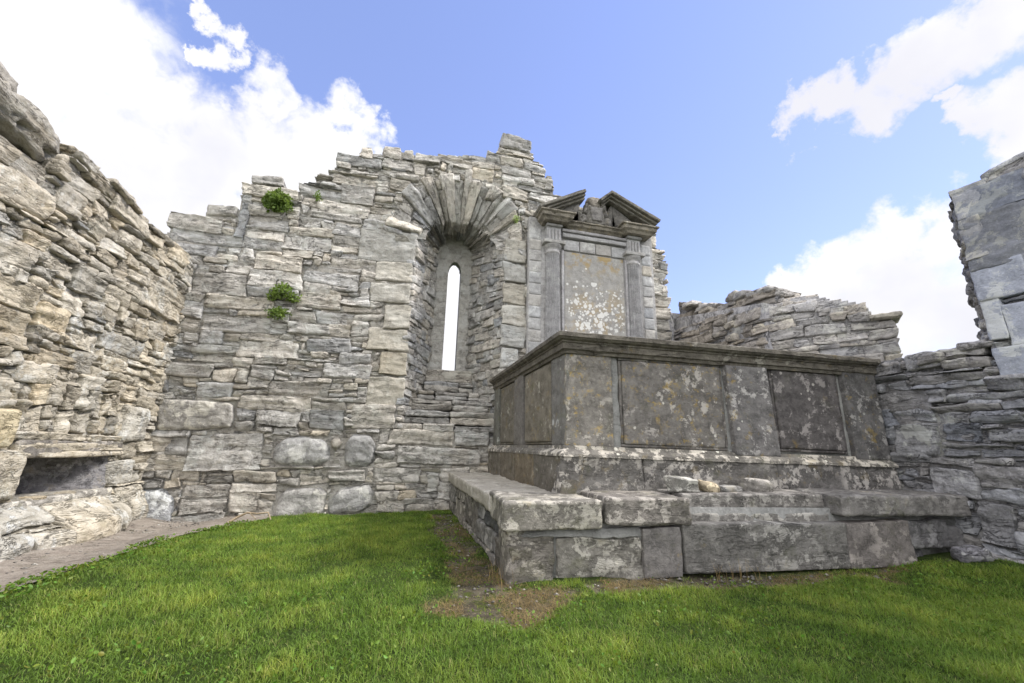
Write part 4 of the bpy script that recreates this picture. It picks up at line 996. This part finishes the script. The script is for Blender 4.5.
def wall_plant(x, y, w, h, n, label, lsize=.06, bright=1., droop=0.):
    X, Z = py(x, y, YB - .05); a = Acc()
    u = rng.normal(size=(n, 3)); u /= np.linalg.norm(u, axis=1, keepdims=True); u[:, 1] = -np.abs(u[:, 1])
    rr3 = rng.uniform(.1, 1, n) ** .6 * (1 + .45 * fbm(u * 2.2 + x, 3, 3))
    P = np.stack([X + u[:, 0] * w * rr3, YB + .02 + u[:, 1] * .26 * rr3, Z + u[:, 2] * h * rr3 - droop * np.abs(u[:, 0])], 1)
    cols = np.stack([rng.uniform(.65, 1.3, n) * bright] * 3, 1) * np.array([1, 1, .9])
    leaves(a, P, u + rng.normal(size=(n, 3)) * .6 + np.array([0, 0, .15]), rng.uniform(.7, 1.3, n) * lsize, cols, .6)
    o = a.build('wall_plant', M_FERN, None, smooth=False); st = Acc()
    for k in range(9):
        e = P[rng.integers(n)]; b0 = np.array([X, YB + .05, Z - .05]); dv = e - b0; sd_ = np.array([.004, 0, .0])
        V = np.array([b0 - sd_, b0 + sd_, e + sd_ * .5, e - sd_ * .5]); st.add(V, np.array([[0, 1, 2, 3]]), (.8, .8, .6), V.copy())
    st.build('stem', M_FERN, o, smooth=False)
    tag(o, label, 'plant', 'plants rooted in the wall joints'); return o
wall_plant(278, 202, .25, .21, 1200, 'round bushy green tuft, the highest and largest of the plants growing from the wall')
wall_plant(284, 291, .31, .13, 620, 'wide feathery green tuft growing in the wall below the round bushy one', .05, 1.1, .12)
wall_plant(278, 313, .19, .10, 300, 'small low green tuft directly below the wide feathery one on the wall', .045, 1.1)
wall_plant(318, 197, .06, .07, 60, 'tiny green sprig on the wall just beside the round bushy tuft', .045, 1.1)
wall_plant(516, 219, .07, .07, 120, 'small yellow green moss cushion beside the window arch near the monument', .022, 1.9)

# ================================================================== GRASS
def region_ok(x, y):
    return (x > XL + .3) & (x < XR + .02) & (y < YB - .06) & ~path_poly(x, y) & ~((x > sA[0] + .0) & (y > sA[1] - .02 + (x - sA[0]) * (sB[1] - sA[1]) / (sB[0] - sA[0])))
def scatter(n, ymin=1.6):
    # denser near the viewer
    y = ymin + (YB - ymin) * rng.random(n) ** 1.7; x = rng.uniform(-3.6, 6.1, n)
    return x, y
M_GRASS = leaf_mat('lawn_grass_blades', (.108, .188, .030), (.168, .262, .048), .4, .55)
def blades(acc, x, y, L_, wd, lean_, cols, z0=None, hd=None):
    n = len(x); z = gz_(x, y) - .004 if z0 is None else z0
    if hd is None: hd = rng.uniform(0, 2 * math.pi, n)
    d = np.stack([np.cos(hd), np.sin(hd), 0 * hd], 1); s = np.stack([-np.sin(hd), np.cos(hd), 0 * hd], 1)
    tw = rng.uniform(-1, 1, n)[:, None]; s = s * np.cos(tw) + d * np.sin(tw)
    b0 = np.stack([x, y, z], 1); vs_ = []
    for k, (f, ww) in enumerate(((0, 1), (.4, .85), (.75, .55), (1, .06))):
        c = b0 + d * (L_ * lean_ * f ** 1.8)[:, None] + np.array([0, 0, 1.]) * (L_ * f * (1 - .45 * lean_ * f))[:, None]
        vs_ += [c - s * (wd * ww / 2)[:, None], c + s * (wd * ww / 2)[:, None]]
    V = np.stack(vs_, 1); base = np.arange(n)[:, None] * 8
    F = np.concatenate([base + np.array([[0, 1, 3, 2]]), base + np.array([[2, 3, 5, 4]]), base + np.array([[4, 5, 7, 6]])])
    sh = np.array([.62, .62, .9, .9, 1.08, 1.08, 1.15, 1.15])
    C = np.repeat(cols[:, None, :], 8, 1)
    acc.add(V.reshape(-1, 3), F, C.reshape(-1, 3), V.reshape(-1, 3))
a = Acc()
x, y = scatter(520000)
ok = region_ok(x, y); x, y = x[ok], y[ok]
bmk = bare_mask(x, y); keep = rng.random(len(x)) > bmk * .90; x, y, bmk = x[keep], y[keep], bmk[keep]
n1 = fbm(np.stack([x * 1.1, y * 1.1, 0 * x], 1), 3, 201); n2 = fbm(np.stack([x * 5, y * 5, 0 * x], 1), 2, 202); n3 = fbm(np.stack([x * .5, y * .5, 0 * x], 1), 2, 203)
nb = len(x)
Lb = .036 * (1 + .55 * n1 + .6 * n2) * rng.uniform(.55, 1.5, nb) * (1 - .45 * bmk); Lb = np.clip(Lb, .012, .12)
wdb = rng.uniform(.0018, .0036, nb) * (1 + .12 * y)
g_ = rng.uniform(.7, 1.35, nb) * (1.06 + .30 * n1 + .2 * n2)
yel = np.clip(.10 + .55 * n2 + .3 * n3 + .3 * n1 + .3 * bmk, 0, .8) * rng.random(nb)
cols = np.stack([g_ * (1 + 1.3 * yel), g_ * (1 + .35 * yel), g_ * (1 + .6 * yel)], 1)
dead = rng.random(nb) < .06 + .25 * bmk
cols[dead] = np.array([2.3, 1.45, 3.0]) * rng.uniform(.6, 1.1, (dead.sum(), 1))
blades(a, x, y, Lb, wdb, rng.uniform(.15, 1.2, nb), cols)
go = a.build('grass', M_GRASS, None, smooth=False); tag(go, 'short bright green lawn grass', 'grass', kind='stuff')
# broad leaves of clover, plantain and dock through the turf, thick along the path edge
a = Acc()
def weeds(x, y, size, br):
    n = len(x); z = gz_(x, y) + rng.uniform(.012, .045, n)
    hd = rng.uniform(0, 2 * math.pi, n); d = np.stack([np.cos(hd), np.sin(hd), rng.uniform(.1, .9, n)], 1)
    leaves(a, np.stack([x, y, z], 1), d, size, np.stack([br * rng.uniform(.7, 1.2, n), br * rng.uniform(.8, 1.2, n), br * .9 * np.ones(n)], 1), .62)
x, y = scatter(34000); ok = region_ok(x, y); x, y = x[ok], y[ok]
cl = fbm(np.stack([x * 2.2, y * 2.2, 0 * x], 1), 2, 301); k = rng.random(len(x)) < ss(cl, .0, .45) * .8 + .05; x, y = x[k], y[k]
weeds(x, y, rng.uniform(.009, .024, len(x)), .98)
yv = rng.uniform(1.5, 7.4, 4200); e = -2.72 + .16 * np.clip(yv - 4.3, 0, 3) + .32 * np.clip(yv - 6.6, 0, 2); xv = e + np.abs(rng.normal(0, .24, 4200)) - .10 + .09 * np.sin(yv * 4)
k = rng.random(4200) < .10 + .75 * ss(fbm(np.stack([xv * 3, yv * 3, 0 * xv], 1), 2, 333), -.1, .3); xv, yv = xv[k], yv[k]
weeds(xv, yv, rng.uniform(.012, .036, len(xv)), 1.05)
for cxw, cyw in ((-1.35, 2.9), (-.2, 2.55), (1.1, 2.35), (-2.0, 3.7), (2.2, 2.5), (.9, 2.9), (-.6, 3.6), (3.6, 2.9), (.35, 4.1), (.6, 5.0), (.7, 6.1), (.8, 5.6), (.6, 4.5), (.75, 7.0), (1.5, 3.15), (.3, 3.1), (-2.2, 3.2), (4.6, 2.9), (4.9, 3.2), (1.9, 2.9), (2.9, 3.2)):
    m_ = 75; weeds(cxw + rng.normal(0, .16, m_), cyw + rng.normal(0, .14, m_), rng.uniform(.012, .032, m_), 1.1)
wo = a.build('weeds', leaf_mat('broadleaf_weed', (.095, .155, .022), (.15, .215, .035), .3, .45), None, smooth=False); tag(wo, 'broad leaved weeds and clover among the grass', 'weeds', kind='stuff')
# straw and dead stems on the bare earth
a = Acc()
x = np.concatenate([rng.uniform(-.2, 1.9, 15000), rng.uniform(1.6, 6.0, 12000), rng.uniform(.2, 1.0, 12000)]); y = np.concatenate([rng.uniform(2.7, 3.8, 15000), rng.uniform(3.0, 3.7, 12000), rng.uniform(3.7, 8.1, 12000)])
k = region_ok(x, y) & (bare_mask(x, y) > .12) & (fbm(np.stack([x * 3, y * 3, 0 * x], 1), 2, 9) > -.15); x, y = x[k], y[k]; n = len(x)
cols = np.array([1., .86, .62]) * rng.uniform(.5, 1.15, (n, 1))
blades(a, x, y, rng.uniform(.02, .09, n), rng.uniform(.0015, .003, n), rng.uniform(.8, 2.0, n), cols)
# a few upright stalks by the step corner
n = 60; xx = np.concatenate([rng.normal(.93, .05, 36), rng.normal(3.1, .15, 24)]); yy = np.concatenate([rng.normal(3.85, .12, 36), rng.normal(3.52, .03, 24)])
blades(a, xx, yy, rng.uniform(.08, .24, n), np.full(n, .003), rng.uniform(.1, .5, n), np.array([1.2, 1.0, .7]) * rng.uniform(.6, 1.1, (n, 1)))
so_ = a.build('dry_grass', leaf_mat('straw', (.24, .205, .13), (.33, .29, .19), .2, .7), None, smooth=False); tag(so_, 'pale dry grass on the bare earth by the steps', 'dry grass', kind='stuff')

# crooked dead root at the foot of the back wall
def tube(pts, r0, r1, n=8):
    pts = np.array(pts, float); V = []; 
    for i, p in enumerate(pts):
        d = pts[min(i + 1, len(pts) - 1)] - pts[max(i - 1, 0)]; d /= np.linalg.norm(d); u = np.cross(d, [0, 0, 1.]) ; u /= max(np.linalg.norm(u), 1e-6); v = np.cross(d, u)
        r = r0 + (r1 - r0) * i / (len(pts) - 1)
        for k in range(n + 1):
            th = 2 * math.pi * k / n; V.append(p + (u * math.cos(th) + v * math.sin(th)) * r)
    V = np.array(V); return V, quads(len(pts), n + 1)
def gp(x, y, z):
    v = ray(x, y); t_ = (z - CAMH) / v.z; return np.array([v.x * t_, v.y * t_, z])
a = Acc()
b0 = gp(228, 519, 0.0); b0[2] = gz_(b0[:1], b0[1:2])[0] + .01
pp = [b0, b0 + [.10, .05, .07], b0 + [.22, .05, .13], b0 + [.36, .02, .12], b0 + [.50, .05, .13], b0 + [.55, .04, .03]]
pp = [pp[0] * (1 - f) + pp[1] * f for f in (0, .5)] + [pp[i] * (1 - f) + pp[i + 1] * f for i in range(1, 5) for f in (0, .34, .67)] + [pp[5]]
V, F = tube(pp, .018, .009); V += .004 * fbm(V * 40, 2, 3)[:, None]; a.add(V, F, (1, 1, 1), V.copy())
V, F = tube([pp[4], pp[4] + [.08, -.02, .02], pp[4] + [.18, -.05, -.06]], .010, .005); a.add(V, F, (1, 1, 1), V.copy())
ro = a.build('dead_branch', stone_mat('bleached_wood', (.28, .22, .15), (.42, .35, .25), lichen=0, dark=.4, bump=.004)); tag(ro, 'crooked pale dead branch lying at the foot of the tall grey wall', 'branch')
# small fallen stones by the foot of walls
def rock(x, y, d, col, label, mat, zofs=0.):
    a = Acc(); z = float(gz_(np.array([x]), np.array([y]))[0]); block(a, None, (x, y, z + d[2] * .35 + zofs), d, res=.02, r=.06 if min(d) > .13 else .03, rough=1.2, bed=.3, col=col, rot=(0, 0, rnd.uniform(-.5, .5)), jit=.03)
    o = a.build('fallen_stone', mat); tag(o, label, 'stone')
rock(5.72, 3.28, (.30, .22, .14), (.8, .8, .85), 'dark mossy fallen stone in the corner where the steps meet the right wall', M_RIGHT)
# stone chips and grit on the path, the bare earth and along the wall feet
a = Acc()
n = 5200
x = np.concatenate([rng.uniform(-3.6, -1.0, 2200), rng.uniform(.1, 1.6, 1200), rng.uniform(1.5, 6., 900), rng.uniform(-3.4, .9, 900)]); y = np.concatenate([rng.uniform(2.5, 8., 2200), rng.uniform(2.8, 7.8, 1200), rng.uniform(3.2, 3.65, 900), rng.uniform(7.95, 8.15, 900)])
k = (path_poly(x, y) & (x > -3.5) & (rng.random(n) < .6)) | (bare_mask(x, y) > .5) & (x < 5.9) & (rng.random(n) < .5); x, y = x[k], y[k]; n = len(x)
oct_ = np.array([[1, 0, 0], [0, 1, 0], [-1, 0, 0], [0, -1, 0], [0, 0, 1], [0, 0, -1], [.6, .6, .5], [-.6, .5, .55]], float); of = np.array([[0, 1, 4, 4], [1, 2, 4, 4], [2, 3, 4, 4], [3, 0, 4, 4], [1, 0, 5, 5], [2, 1, 5, 5], [3, 2, 5, 5], [0, 3, 5, 5]])
oct_ = oct_[:6]
sz_ = (.004 + .022 * rng.random(n) ** 3)[:, None, None]; an = rng.uniform(0, 6.28, n)
V = oct_[None] * (1 + rng.uniform(-.35, .35, (n, 6, 3))) * sz_ * np.array([1.2, .9, .55]); ca, sa2 = np.cos(an)[:, None], np.sin(an)[:, None]
V = np.stack([V[..., 0] * ca - V[..., 1] * sa2 + x[:, None], V[..., 0] * sa2 + V[..., 1] * ca + y[:, None], V[..., 2] + (gz_(x, y) + .012 + .10 * ss(-x, 2.9, 3.7) * path_poly(x, y))[:, None]], -1)
cc3 = rng.uniform(.6, 1.3, (n, 1)) * np.array([1., .97, .92])
a.add(V.reshape(-1, 3), (np.arange(n)[:, None, None] * 6 + of[None, :, :3]).reshape(-1, 3), np.repeat(cc3, 6, 0), V.reshape(-1, 3))
gv = a.build('gravel', M_STEP, None, smooth=False); tag(gv, 'scattered stone chips on the path and bare earth', 'gravel', kind='stuff')
print('scene ready', len(S.objects))
